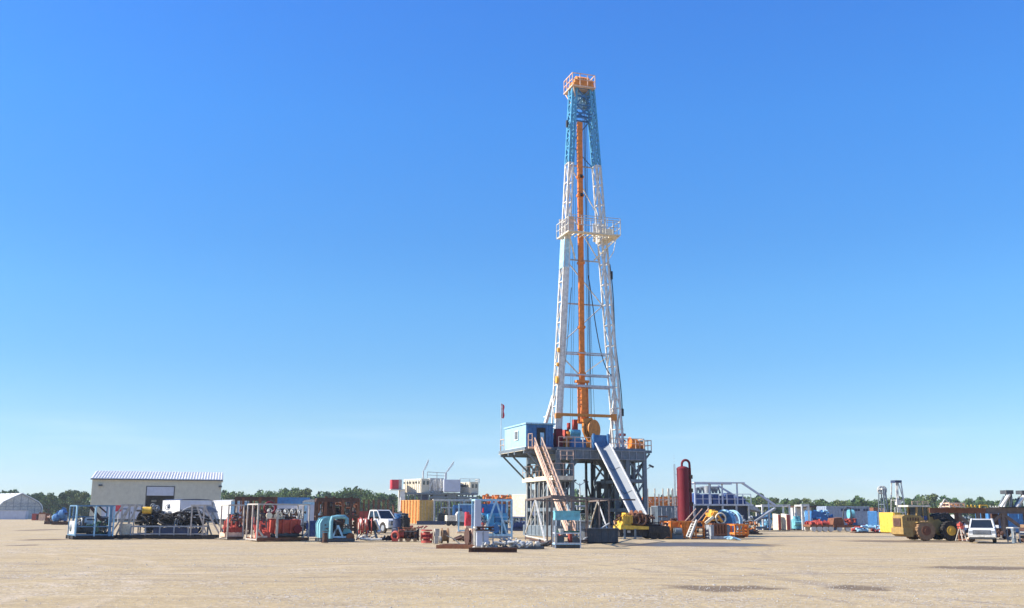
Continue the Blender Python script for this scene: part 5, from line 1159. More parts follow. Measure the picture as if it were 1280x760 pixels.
    l = t.p('plank_lid', 'brown'); l.box(-w * 1.05, w * 1.5, -d, d * .9, h * .81, h * .87); l.box(-w * .8, w * 1.5, -d * .8, d, h * .93, h); l.box(-w * .6, -w * .3, -.3, .3, h * .875, h * .925); l.box(w * .9, w * 1.2, -.3, .3, h * .875, h * .925)
    c = t.p('stand_post', 'cream'); c.beam((-w * 1.0, -d * .9, .02), (-w * 1.0, -d * .9, h), .08); c.beam((-w * 1.0, d * .9, .02), (-w * 1.0, d * .9, h), .08); c.beam((-w * 1.02, -d, h * .95), (-w * 1.02, d, h * .95), .07); c.box(-w * .9, w, -d, d, .02, .14)
    f = t.p('side_frame', 'grey'); frame(f, .01, d, h * .8, .06)
    f.beam((w * 1.35, -d * .8, .02), (w * 1.35, -d * .8, h * .9), .06); f.beam((w * .8, -d * .8, .5), (w * 1.35, -d * .8, .5), .05)
    t = Thing('white_scrap_heap', 'heap of white fittings and pipe offcuts to the right of the white cube tank', 'scrap heap', G(634, 60), 0)
    a = t.p('fittings', 'offwhite'); b = t.p('offcuts', 'grey')
    for i in range(90):
        x = rnd.gauss(0, .75); y = rnd.uniform(-.8, .8); z = rnd.uniform(.03, .1) + max(0, .5 - abs(x) * .3) * rnd.random(); L = rnd.uniform(.12, .4); an = rnd.uniform(0, 6.3)
        q = (x + L * math.cos(an), y + L * math.sin(an) * .6, z + rnd.uniform(-.02, .22)); (a if rnd.random() < .5 else b).cyl((x, y, z + .04), q, rnd.uniform(.03, .1), 8)
    c = t.p('bottom_beams', 'darksteel'); 
    for y in (-.7, 0, .7): c.beam((-1.2, y, .05), (1.9, y, .05), .1)
    t = Thing('white_pump_heads', 'row of small white pump heads on a dark tray left of the teal tank', 'pump heads', G(655, 60), 3)
    a = t.p('pump_head', 'offwhite'); c = t.p('tray', 'darksteel'); c.box(-.8, 1.1, -.5, .5, .02, .14)
    for x in (-.55, -.1, .35, .75): a.prism([(x - .16, .15), (x + .16, .15), (x + .1, .42), (x - .1, .42)], -.3, .2); a.cyl((x, -.3, .3), (x, -.45, .3), .1, 10)
    for px, py, wd_, m, lab in ((452, 675, 22, 'offwhite', 'pale pipe scraps lying on the dirt under the hose reel'), (480, 676, 16, 'darksteel', 'dark pipe scraps lying left of the red and brown wellhead'), (518, 661, 26, 'darkred', 'dark red fittings spread behind the wellhead row'), (572, 676, 18, 'brown', 'brown scrap between the cable drum and the upright reel'), (676, 683, 16, 'darksteel', 'dark fittings between the white pump heads and the stand'), (300, 668, 14, 'brown', 'brown scrap between the two red skids'), (846, 668, 20, 'darksteel', 'dark pipe scraps at the foot of the orange skid'), (938, 668, 18, 'rust', 'rusty pipe scraps right of the orange low rack')):
        g = GD(px, py); w = wd_ / S(g.y) / 2; t = Thing('pipe_scraps', lab, 'scrap', g, 0, 'pipe scraps'); a = t.p('scrap', m); c = t.p('dark_scrap', 'brown')
        for i in range(18):
            x, y = rnd.uniform(-w, w), rnd.uniform(-.6, .6); L = rnd.uniform(.15, .7); an = rnd.uniform(-.6, .6); r_ = rnd.uniform(.03, .09)
            (a if i % 3 else c).cyl((x, y, r_ + .0), (x + L * math.cos(an), y + L * math.sin(an), r_ + rnd.uniform(0, .35)), r_, 8)
front_mid()
def light_pole(px, pyt, D, lab):
    t = Thing('lamp_post', lab, 'lamp post', G(px, D), 10); h = W(px, pyt, D).z
    t.p('pole', 'offwhite').cyl((0, 0, 0), (0, 0, h), .17, 8, .10)
    a = t.p('arm', 'grey'); a.beam((-1.0, 0, h + .25), (0, 0, h - .4), .12); a.beam((1.0, 0, h + .25), (0, 0, h - .4), .12)
    for s_ in (-1, 1): t.p('lamp_head', 'darksteel').cbox((s_ * 1.1, -.1, h + .35), (.9, .5, .3), 0, 0, s_ * 25)
light_pole(725.2, 604, 190, 'twin headed lamp post seen through the opening under the drill floor')
light_pole(808, 585, 190, 'twin headed lamp post just right of the rig')
# ------------------------------------------------------------------ right half of the yard
def right():
    # yellow winch truck bed
    D = 86; t, w, d, h = mkfit('yellow_winch_skid', 'yellow flat winch trailer carrying a brown engine at the foot of the pipe slide', 'winch trailer', 770, 833, 640, D, 9, 2.4)
    z = lambda p: W(800, p, D).z; lx = lambda p: t.lx(p)
    dk = t.p('deck', 'yellow'); dk.prism([(lx(771), z(661.5)), (lx(806), z(661.5)), (lx(808), z(658)), (lx(772), z(656))], -d, d)
    ch = t.p('chassis', 'black'); ch.box(lx(771), lx(832), -d * .8, d * .8, .25, z(661.6)); ch.box(lx(806), lx(832), -d, d, .5, z(657.5))
    m = t.p('engine_hood', 'yellow'); m.box(lx(776), lx(786), -d * .7, d * .7, z(656), z(644.5)); m.box(lx(780), lx(784), -d * .5, d * .5, z(644.5), z(641)); t.p('engine_side', 'loader').box(lx(779), lx(785), -d * .74, -d * .705, z(653), z(647)); m.box(lx(775), lx(778.5), -d * .8, d * .8, z(656), z(645))
    for i in range(5): m.box(lx(779 + i * 1.8), lx(780 + i * 1.8), -d * .76, -d * .7, z(654), z(644))
    wn = t.p('winch_drum', 'rust'); wn.cyl((lx(789), 0, z(649)), (lx(801), 0, z(649)), .5, 18)
    for p in (789, 795, 800.5): wn.cyl((lx(p), 0, z(649)), (lx(p) + .1, 0, z(649)), .72, 22)
    wn.box(lx(788), lx(802), -d * .6, d * .6, z(656), z(653.5)); wr = t.p('winch_ring', 'brown', wn); wr.ring((lx(797.5), -d * .75, z(649)), (.3, 1, 0), .45, .08, 20, 6); wr.ring((lx(792), -d * .75, z(650)), (.2, 1, 0), .3, .06, 16, 6)
    pipebits(t.p('pipework', 'brown'), 2.0, d * .7, z(657), z(644), 40, .04, .10)
    x = t.p('scrap_load', 'salmon'); pipebits(x, 2.1, d * .8, z(657.5), z(652), 8, .05, .12)
    for p in (776, 789): q = t.p('landing_leg', 'steel'); q.beam((lx(p), -d, .02), (lx(p), -d, z(661)), .14); q.box(lx(p) - .18, lx(p) + .18, -d - .15, -d + .15, 0, .05)
    for p in (813, 822): 
        for s_ in (-1, 1): n = t.p('wheel', 'tire'); n.cyl((lx(p), s_ * d * .95, .48), (lx(p), s_ * d * .6, .48), .48, 18)
    for p in (780, 813): t.p('reflector', 'offwhite').box(lx(p), lx(p + 4), -d * .82 - .03, -d * .82, .5, .68)
    # orange skid with ladder
    D = 88; t, w, d, h = mkfit('orange_piping_skid', 'orange steel skid with a short ladder stair in front of the red separator', 'equipment skid', 826, 880, 652, D, 12, 2.4)
    b = t.p('tank', 'orange'); b.box(-w * .35, w * .1, -d, d, .2, h); b.box(-w * .95, -w * .35, -d * .8, d * .8, h * .6, h * .95); 
    for i in range(4): b.box(-w * .33 + i * w * .1, -w * .33 + i * w * .1 + .07, -d - .06, -d, .2, h - .05)
    f = t.p('frame', 'orange'); frame(f, w, d, h, .11, bays=4); f.beam((w * .5, -d, h * .35), (w, -d, h * .35), .09); f.beam((w * .5, -d, h * .68), (w, -d, h * .68), .09)
    pn = t.p('side_panel', 'amber'); pn.box(w * .1, w * .45, -d * .9, -d * .8, .3, h * .95); pn.box(-w * .6, -w * .3, -d * .95, -d * .85, .2, h * .6)
    pipebits(t.p('pipework', 'brown'), w * .9, d * .8, h * .4, h * 1.15, 34, .04, .09); clutter(t, w, d, .1, h, 24)
    st = t.p('stair', 'offwhite'); a, c = Vector((-w * .25, -d - 1.0, .1)), Vector((w * .42, -d - .2, h + .1))
    for o in (-.35, .35): st.beam(a + Vector((0, o, 0)), c + Vector((0, o, 0)), .1, .22)
    for k in range(7): p = a.lerp(c, (k + .5) / 7); st.box(p.x - .12, p.x + .12, p.y - .35, p.y + .35, p.z - .02, p.z + .02)
    hr = t.p('handrail', 'salmon')
    for k in range(3):
        a2 = Vector((-w * .15 + k * .55, -d, h)); hr.beam(a2, a2 + Vector((1.0, 0, 1.05)), .06)
    hr.beam((-w * .15 + 2.1, -d, h * .9), (-w * .15 + 2.1, -d, h + 1.1), .07)
    g = t.p('green_base', 'steel'); g.box(-w * .95, -w * .3, -d * 1.1, d, .0, .45); g.cyl((-w * .8, -d, .6), (-w * .4, -d, .6), .3, 14)
    # red separator
    D = 112; px = 855.5; t = Thing('red_separator_tower', 'tall dark red cylindrical vessel with a gooseneck pipe on top', 'pressure vessel', G(px, D), 8)
    r = 7.6 / S(D); H = W(px, 581.5, D).z
    v = t.p('vessel', 'darkred'); v.cyl((0, 0, .3), (0, 0, H - .35), r, 28); v.sphere((0, 0, H - .36), r * .99, 24, 10, (1, 1, .42))
    for z in (.9, H * .33, H * .66, H - .45): v.cyl((0, 0, z), (0, 0, z + .10), r * 1.04, 28)
    g = t.p('gooseneck_pipe', 'darkred'); R_ = .42
    g.tube([(-.1, -.1, H - .3), (-.1, -.1, H + .12)] + [(-.1 + R_ - R_ * math.cos(a), -.1, H + .12 + R_ * math.sin(a)) for a in [math.pi * k / 8 for k in range(1, 8)]] + [(-.1 + 2 * R_, -.1, H + .1), (-.1 + 2 * R_ + .02, -.1, H - 1)], .13, 8)
    g.tube([(r + .12, -.1, H - .3), (r + .16, -.1, 1.0)], .13, 8); g.beam((r - .05, -.1, H - 1.2), (r + .2, -.1, H - 1.2), .1)
    b = t.p('clamp', 'brown'); 
    for k in range(4): b.box(r + .02, r + .36, -.25, .1, H * (.2 + k * .2), H * (.2 + k * .2) + .4)
    l = t.p('ladder', 'grey')
    for y in (-.15, .2): l.beam((-r - .25, y, .5), (-r - .25, y, H + .1), .05)
    for k in range(26): l.beam((-r - .25, -.15, .6 + k * .3), (-r - .25, .2, .6 + k * .3), .03)
    for k in range(3): l.beam((-r - .25, 0, 1.5 + k * 2.3), (-r + .05, 0, 1.5 + k * 2.3), .04)
    s = t.p('skirt', 'brown'); s.cyl((0, 0, 0), (0, 0, .3), r * 1.15, 20)
    for k in range(4): s.box(r * .9, r * 1.5, -.4 + .1 * k, -.36 + .1 * k, .0, 1.6)
    # orange racks behind, on dark blue containers
    t, w, d, h = mkfit('blue_storage_container', 'dark steel blue container behind the orange skid, left of the red vessel', 'container', 815, 850, 632.5, 128, 8, 2.8)
    container(t, w, d, .1, h, 'steel', front='steel')
    t, w, d, h = mkfit('orange_pipe_basket', 'long orange lattice basket with upright stakes left of the red vessel', 'pipe basket', 804, 850, 622, 158, 6, 3.5)
    f = t.p('lattice', 'orange'); frame(f, w, d, h, .2, W(820, 634, 158).z, bays=6, brace=True); frame(f, w * .98, d * .96, h - .9, .16, W(820, 634, 158).z, bays=9)
    pipebits(t.p('pipe', 'salmon'), w, d, h - 1.6, h, 26, .08, .16)
    for p in (806.5, 816, 821, 826, 833, 838, 844):
        x = t.lx(p); t.p('stake', 'cream').beam((x, -d - .1, .1), (x, -d - .1, W(p, 611 if p != 821 else 618, 158).z), .26 if p in (806.5, 833, 838) else .16)
    t.p('stand', 'steel').box(-w, w, -d * .8, d * .8, .1, W(820, 635, 158).z)
    t = Thing('white_jack_post', 'short thick white post between the pipe slide and the red vessel', 'post', G(816.5, 104), 0); t.p('post', 'offwhite').box(-.18, .18, -.18, .18, 0, W(816, 634, 104).z); t.p('base', 'grey').box(-.35, .35, -.35, .35, 0, .1); t.p('strut', 'offwhite').beam((-.9, .1, 1.9), (.1, 0, .3), .3, .12)
    # mud tanks with deck, railings and canopy
    D = 132; t, w, d, h = mkfit('mud_tank_deck', 'raised dark blue tank deck with railings and a pale pipe canopy', 'mud tanks', 863, 944, 630.5, D, 4, 5.0)
    z = lambda p: W(900, p, D - d).z; lx = lambda p: t.lx(p)
    tk = t.p('tank', 'navy'); tk.box(lx(862), lx(930), -d * .7, d, .3, z(632.5)); 
    for i in range(14): x = lx(864) + i * .5; tk.box(x, x + .09, -d * .7 - .1, -d * .7, .4, z(634))
    dk = t.p('deck', 'lightgrey'); dk.box(lx(862), lx(936), -d, d, z(632), z(630))
    sl = t.p('deck_end', 'grey'); sl.prism([(lx(930), z(632.2)), (lx(938), z(632.2)), (lx(946), z(640)), (lx(930), z(636))], -d, d * .5)
    rl = t.p('railing', 'lavender'); rl.rail([(lx(864), -d, z(630)), (lx(933), -d, z(630))], z(617.5) - z(630), .08, .95)
    en = t.p('shaker_unit', 'deepblue')
    for a, b_, hh in ((866, 876, 616), (877.5, 888, 617), (889.5, 899, 617), (900, 904, 619), (905.5, 915, 615.5), (918, 930, 620)):
        x0, x1 = lx(a), lx(b_); en.box(x0, x1, -d * .5, d * .4, z(630), z(hh + 3)); en.prism([(x0, z(hh + 3)), (x1, z(hh + 3)), (x1 - .3, z(hh)), (x0 + .3, z(hh))], -d * .4, d * .3)
    cy = t.p('hydrocyclone', 'grey'); 
    for p in (872, 877, 882, 893, 897): cy.cyl((lx(p), 0, z(616)), (lx(p), 0, z(609)), .15, 8, .3)
    cy.cyl((lx(885), -.5, z(616)), (lx(885), -.5, z(607)), .4, 14); cy.tube([(lx(872), 0, z(610)), (lx(880), 0, z(608.5)), (lx(900), 0, z(608.5)), (lx(902), 0, z(616))], .14, 8)
    cn = t.p('canopy', 'lavender'); cn.box(lx(864), lx(927), -d * .9, -d * .5, z(604), z(602.4)); cn.box(lx(864), lx(920), d * .4, d * .7, z(604.5), z(603))
    for p in (866, 884, 900, 918.5): 
        x = lx(p); c = t.p('canopy_post', 'lavender'); c.beam((x, -d * .7, z(630)), (x, -d * .7, z(603)), .17)
    for p in (866, 893): c = t.p('canopy_post', 'grey'); c.beam((lx(p), d * .5, z(630)), (lx(p), d * .5, z(603)), .14)
    ar = t.p('incline_beam', 'lavender'); ar.beam((lx(925), -d * .7, z(603.2)), (lx(965), -d * .7, z(631)), .34, .22); ar.beam((lx(902), d * .4, z(606)), (lx(942), d * .4, z(630.5)), .3, .2); ar.beam((lx(957), -d * .7, z(623)), (lx(957), -d * .7, .1), .16)
    rp = t.p('ramp', 'grey'); rp.beam((lx(935), -d * .9, z(652)), (lx(962), -d * .9, z(635)), 1.4, .18)
    lg = t.p('leg', 'grey'); 
    for p in (863, 880, 898, 915, 930): lg.beam((lx(p), -d * .98, .05), (lx(p), -d * .98, z(632)), .2)
    pipebits(t.p('pipework', 'grey'), 5.5, .4, .4, z(640), 30, .05, .15)
    # A-frame spooler
    D = 87; t, w, d, h = mkfit('spool_winch_skid', 'orange A-frame winch skid with a yellow top and grey base', 'winch skid', 878, 913, 637, D, 8, 2.2)
    z = lambda p: W(895, p, D).z; lx = lambda p: t.lx(p)
    b = t.p('base', 'grey'); b.box(-w * 1.05, w * 1.1, -d, d, .02, .24); b.box(-w, -w * .7, -d, d, .25, z(656))
    o = t.p('cage', 'rust'); frame(o, w * .62, d * .9, z(655), .12, .25, bays=4); o.box(-w * .6, w * .6, -d * .6, d * .8, .3, z(658))
    for k in range(6): o.beam((-w * .6, -d * .9, .35 + k * .14), (w * .6, -d * .9, .35 + k * .14), .05)
    bl = t.p('side_cabinet', 'steel'); bl.box(w * .65, w * .98, -d * .9, d * .9, .25, z(655.5))
    a = t.p('a_frame', 'amber')
    for y in (-d * .7, d * .5): a.beam((lx(891), y, z(640)), (lx(881), y, z(655)), .18); a.beam((lx(891), y, z(640)), (lx(901), y, z(655)), .18); a.beam((lx(885), y, z(650)), (lx(898), y, z(650)), .12)
    a.box(lx(886), lx(895), -d * .7, d * .6, z(646), z(641))
    c = t.p('top_motor', 'yellow'); c.box(lx(888.5), lx(893), -.4, .4, z(641), z(637)); c.cyl((lx(887), -.5, z(643)), (lx(895), -.5, z(643)), .28, 12)
    cr = t.p('crank_arm', 'cream'); cr.beam((lx(878), -d * .8, z(654)), (lx(888), -d * .8, z(646)), .2); cr.ring((lx(897), -d * .8, z(648)), (0, 1, 0), .42, .06, 20, 5)
    pipebits(t.p('pipework', 'brown'), w * .7, d * .6, z(655), z(645), 16, .04, .1)
    for i, (p0, p1, pt, DD, lab) in enumerate(((900, 914, 636.5, 100, 'big blue cable spool behind the orange A-frame winch'), (909, 923, 637, 108, 'blue rimmed cable spool to the right of the nearer spool'))):
        t, w, d, h = mkfit('cable_spool', lab, 'cable spool', p0, p1, pt, DD, 38, 1.4); r = h * .49
        f = t.p('flange', 'paleblue'); ds = t.p('disc', 'cageblue' if i == 0 else 'navy')
        for x in (-w, w * .9): f.ring((x, 0, r + .02), (1, 0, 0), r * .92, r * .08, 30, 6); ds.cyl((x, 0, r + .02), (x + .06, 0, r + .02), r * .9, 28)
        c = t.p('cable', 'black'); c.cyl((-w + .07, 0, r + .02), (w * .88, 0, r + .02), r * .72, 26); t.p('hub', 'darksteel').cyl((-w - .1, 0, r + .02), (w, 0, r + .02), r * .16, 12)
        hb = t.p('spoke', 'cageblue'); 
        for k in range(6): an = k * math.pi / 3; hb.beam((-w - .02, 0, r), (-w - .02, r * .85 * math.cos(an), r + .02 + r * .85 * math.sin(an)), .12)
    t, w, d, h = mkfit('orange_low_rack', 'low orange rail rack to the right of the winch skid', 'rack', 909, 935, 656, 91, 8, 2.0)
    f = t.p('rack_frame', 'orange'); frame(f, w, d, h, .14, .25, bays=3); f.beam((-w, -d, h * .6), (w, -d, h * .6), .1); t.p('end_plate', 'orange').box(w * .9, w * 1.02, -d, d * .2, .1, h)
    t.p('legs', 'brown').box(-w * .8, w * .8, -.5, .5, .02, .25)
    t, w, d, h = mkfit('blue_hose_bundle', 'flat bundle of blue grey hoses on the ground at the winch skid', 'hose bundle', 905, 926, 664, 82, 4, 1.2)
    a = t.p('hose', 'paleblue')
    for k in range(12): y = -d + k * .11; a.tube([(-w + rnd.uniform(0, .3), y, .08 + rnd.uniform(0, .15)), (-w * .3, y, .2 + rnd.uniform(0, .1)), (w * .4, y + .1, .12 + rnd.uniform(0, .12)), (w, y, .06)], .05, 6)
    # clutter behind
    t, w, d, h = mkfit('grey_pipe_heap', 'grey and rusty pipe heap under the inclined beam', 'pipe heap', 920, 948, 642, 118, 6, 3)
    for i, m in enumerate(('grey', 'rust', 'orange', 'steel')): pipebits(t.p('pipes', m), w, d, .1, h * (.95 if i < 1 else .6), 16, .05, .14)
    t.p('bottom_tray', 'darksteel').box(-w, w, -d, d, 0, .12)
    # row right of it
    D = 138
    def wframe(p0, p1, pt, lab, DD=D, mat='white'):
        t, w, d, h = mkfit('white_portal_frame', lab, 'pipe frame', p0, p1, pt, DD, 5, 2.4); frame(t.p('portal', mat), w, d, h, .2, .05, bays=1, base=False); t.p('top_rail', 'offwhite').box(-w - .1, w + .1, -d - .12, -d + .12, h + .05, h + .2); t.p('foot_beam', 'darksteel').box(-w, w, -d - .1, -d + .1, 0, .12); return t
    wframe(946.5, 988, 632.5, 'white portal frame around the cream and red striped boxes', 140)
    wframe(995.5, 1012, 632, 'narrow white portal frame next to the blue machinery pile', 140)
    t, w, d, h = mkfit('blue_valve_manifold', 'pale and deep blue valve manifold at the left foot of the white portal frame', 'manifold', 948, 967, 641, 141, 5, 2.2)
    skid(t, w, d, 'navy', .25); pipebits(t.p('pipework', 'lightblue'), w * .9, d * .8, .4, h, 20, .12, .26); v = t.p('valve', 'paleblue'); [valve(v, (rnd.uniform(-w, w) * .8, -d + .3, rnd.uniform(.6, h - .3)), .3) for k in range(5)]; t.p('body', 'blue').box(w * .2, w * .9, -d * .4, d * .6, .3, h * .8)
    for i, (p0, p1, lab) in enumerate(((966.5, 976.5, 'cream cabinet with a red end, left one of the pair'), (977, 988, 'cream cabinet with a red end, right one of the pair'))):
        t, w, d, h = mkfit('striped_cabinet', lab, 'cabinet', p0, p1, 642, 136, 30, .95, 'cream and red cabinets')
        b = t.p('cabinet_body', 'cream'); b.prism([(-d, .1), (d, .1), (d, h), (-d, h - .12)], -w, w, 'x'); r = t.p('red_end', 'red'); r.box(-w + .02, w - .02, -d - .05, -d - .005, .12, h - .14); t.p('plinth', 'darksteel').box(-w * .9, w * .9, -d * .9, d * .9, 0, .1)
    t, w, d, h = mkfit('teal_pump_pair', 'small teal and dark pumps standing between the two white portal frames', 'pump', 989, 1004, 645, 140, 6, 2)
    for x in (-w * .5, w * .5): q = t.p('pump_body', 'teal'); q.cyl((x, 0, .2), (x, 0, h * .8), .5, 12); q.cyl((x - .3, -.5, h * .5), (x + .3, -.5, h * .5), .3, 10); q.cyl((x, 0, h * .8), (x, 0, h), .25, 10)
    t.p('motor', 'navy').box(-w, w, .1, 1.0, .2, h * .7); skid(t, w, 1, 'darksteel', .2)
    t, w, d, h = mkfit('blue_machinery_pile', 'bright blue pump machinery pile in front of the long grey container', 'machinery', 1004, 1046, 638.5, 145, 8, 3)
    skid(t, w, d, 'navy', .4); b = t.p('pump_body', 'blue'); b.prism([(-w, .4), (w, .4), (w, h * .45), (w * .3, h * .75), (-w * .2, h * .95), (-w * .9, h)], -d * .7, d * .7)
    pipebits(t.p('pipework', 'blue'), w * .9, d, h * .3, h, 34, .08, .2); pipebits(t.p('bright_pipework', 'paleblue'), w * .9, d, h * .4, h, 12, .08, .16); t.p('dark_block', 'navy').box(-w * .95, -w * .4, -d * 1.05, -d * .75, .3, h * .6)
    t, w, d, h = mkfit('red_flat_trailer', 'low rusty red flat trailer with small white wheels', 'trailer', 1004, 1042, 652, 128, 5, 2.4)
    b = t.p('bed', 'rust'); b.box(-w, w, -d, d, .6, .85); pipebits(t.p('load', 'red'), w * .9, d * .8, .85, h, 12, .1, .22)
    for x in (-w * .7, -w * .2, w * .3, w * .8): n = t.p('wheel', 'offwhite'); n.cyl((x, -d * 1.0, .36), (x, -d * .7, .36), .34, 14); n.cyl((x, d * 1.0, .36), (x, d * .7, .36), .34, 14)
    t, w, d, h = mkfit('red_boat_trailer', 'rusty red trailer frame with a curved dark rail and a teal drum', 'trailer', 1033, 1078, 650, 130, 5, 2.4)
    b = t.p('bed', 'rust'); b.box(-w, w, -d, d, .5, .8); b.prism([(-w, .8), (-w * .2, .8), (-w * .25, 1.7), (-w * .9, 1.6)], -d * .8, d * .8); c = t.p('load', 'red'); pipebits(c, w * .9, d * .8, .8, 1.5, 12, .1, .2)
    t.p('curved_rail', 'darksteel').tube([(-w * .35, -d, 1.5), (-w * .25, -d, 2.6), (0, -d, 2.9), (w * .25, -d, 2.8), (w * .3, -d, 1.2)], .08, 6); q = t.p('drum', 'teal'); q.cyl((w * .35, 0, 2.1), (w * .7, 0, 2.1), .55, 14); t.p('blue_drum', 'blue').box(w * .4, w * .8, -.7, .7, .8, 1.5)
    for x in (-w * .6, 0, w * .6): n = t.p('wheel', 'offwhite'); n.cyl((x, -d, .36), (x, -d * .7, .36), .34, 14)
    # long container
    t, w, d, h = mkfit('long_grey_container', 'very long blue grey container with small dark vents along its top', 'container', 1022, 1087, 633, 196, 12, 3.6)
    b = t.p('container_body', 'dullblue'); b.box(-w, w, -d, d, .1, h); corrug(b, w, d, .1, h, .55, .05); fr = t.p('edge_frame', 'dullblue')
    for x in (-w, w): fr.box(x - .12, x + .12, -d - .12, -d + .1, 0, h + .04)
    for zz in (.15, h - .06): fr.beam((-w, -d - .05, zz), (w, -d - .05, zz), .12, .18)
    ve = t.p('vent', 'navy')
    for k in range(10):
        if k in (3, 7): continue
        x = -w + w * .68 + k * .56; ve.box(x, x + .42, -d - .10, -d - .055, h - .85, h - .42)
    ve.box(0.3, .6, -d - .10, -d - .055, 1.6, 1.9); ve.box(1.2, 1.4, -d - .10, -d - .055, 2.3, 2.5)
    t, w, d, h = mkfit('low_flat_roof', 'low white flat roofed shelter behind the blue machinery pile', 'shelter', 984, 1026, 632.5, 205, 6, 4)
    t.p('roof', 'brown').box(-w, w, -d, d, h - .25, h); wl = t.p('wall', 'offwhite'); wl.box(-w * .95, w * .5, -d * .4, d * .6, 0, h - .26)
    for x in (-w * .95, 0, w * .95): t.p('post', 'offwhite').beam((x, -d * .95, 0), (x, -d * .95, h - .25), .2)
    t, w, d, h = mkfit('deep_blue_container', 'short deep blue container behind the yellow tank box', 'container', 1086, 1102, 639, 176, 8, 3); container(t, w, d, .1, h, 'blue')
    t, w, d, h = mkfit('red_brown_boxes', 'low row of rusty pink boxes on top of the horizon behind the blue container', 'boxes', 1085, 1108, 634.5, 215, 5, 3); b = t.p('box', 'rust'); b.box(-w, -.2, -d, d, 0, h); t.p('box', 'salmon').box(.1, w, -d, d, 0, h * .97)
    t, w, d, h = mkfit('yellow_tank_box', 'bright yellow steel tank box left of the wheel loader', 'tank', 1100, 1127, 640.5, 116, 12, 2.8)
    b = t.p('tank', 'yellow'); b.prism([(-w, h * .15), (-w * .85, .15), (w, .15), (w, h), (-w, h)], -d, d)
    for i in range(6): x = -w + .15 + (2 * w - .3) * i / 5; b.box(x - .05, x + .05, -d - .07, -d, .3, h - .1)
    t.p('vent_panel', 'darksteel').box(w * .6, w * .9, -d - .11, -d - .075, .6, h - .4); pipebits(t.p('bottom_clutter', 'paleblue'), w, .3, .1, .5, 8, .06, .12); t.p('top_rail', 'offwhite').rail([(-w * .4, -d, h), (w, -d, h)], .5, .07, .8)
    t, w, d, h = mkfit('scattered_fittings', 'small red and pale fittings lying on a dark strip by the yellow tank box', 'fittings', 1062, 1112, 655, 122, 3, 1.6)
    pipebits(t.p('pale_fitting', 'paleblue'), w, d, .1, .8, 16, .1, .22); pipebits(t.p('red_fitting', 'red'), w, d, .1, .6, 16, .1, .2); t.p('tray', 'brown').box(-w, w, -d, d, 0, .1)
    # white derrick frames
    for i, (p0, p1, pt, lab) in enumerate(((1098.5, 1113, 609, 'shorter tapered steel tower frame beside the taller one'), (1113.5, 1135, 600.5, 'taller white tapered tower frame with a dark blue crown beam'))):
        DD = 150; t, w, d, h = mkfit('tower_frame', lab, 'tower frame', p0, p1, pt, DD, 10, 2.2)
        g = t.p('leg_frame', ('steel', 'offwhite')[i]); tp = (.78, .62)[i]
        A = [(-w, -d, .1), (w, -d, .1), (w, d, .1), (-w, d, .1)]; B = [(x * tp, y * .5, h - .3) for x, y, z_ in A]
        for a, b_ in zip(A, B): g.beam(a, b_, .13)
        for k, f in enumerate((.35, .62)): L_ = [Vector(a).lerp(Vector(b_), f) for a, b_ in zip(A, B)]; [g.beam(L_[q], L_[(q + 1) % 4], .09) for q in range(4)]
        br = t.p('brace', 'offwhite'); br.beam(Vector(A[0]).lerp(Vector(B[0]), .62), Vector(A[1]).lerp(Vector(B[1]), .1), .1); br.beam(Vector(A[0]).lerp(Vector(B[0]), .62), (0, -.5, h - .3), .1); br.beam(Vector(A[1]).lerp(Vector(B[1]), .62), (0, -.5, h - .3), .1)
        c = t.p('crown_beam', ('offwhite', 'navy')[i]); c.box(-w * tp - .1, w * tp + .1, -d * .55, d * .55, h - .35, h if i else h - .15)
        if i: m = t.p('hanging_block', 'white'); m.box(-.3, .4, -.3, .3, h * .5, h * .60); m.beam((.2, 0, h * .62), (.1, 0, h - .3), .14); m.beam((.1, 0, h * .5), (-.2, 0, .5), .14)
        else:
            for x in (-w * .7, w * .7): c.ring((x, 0, h - .4), (0, 1, 0), .5, .1, 16, 5)
right()
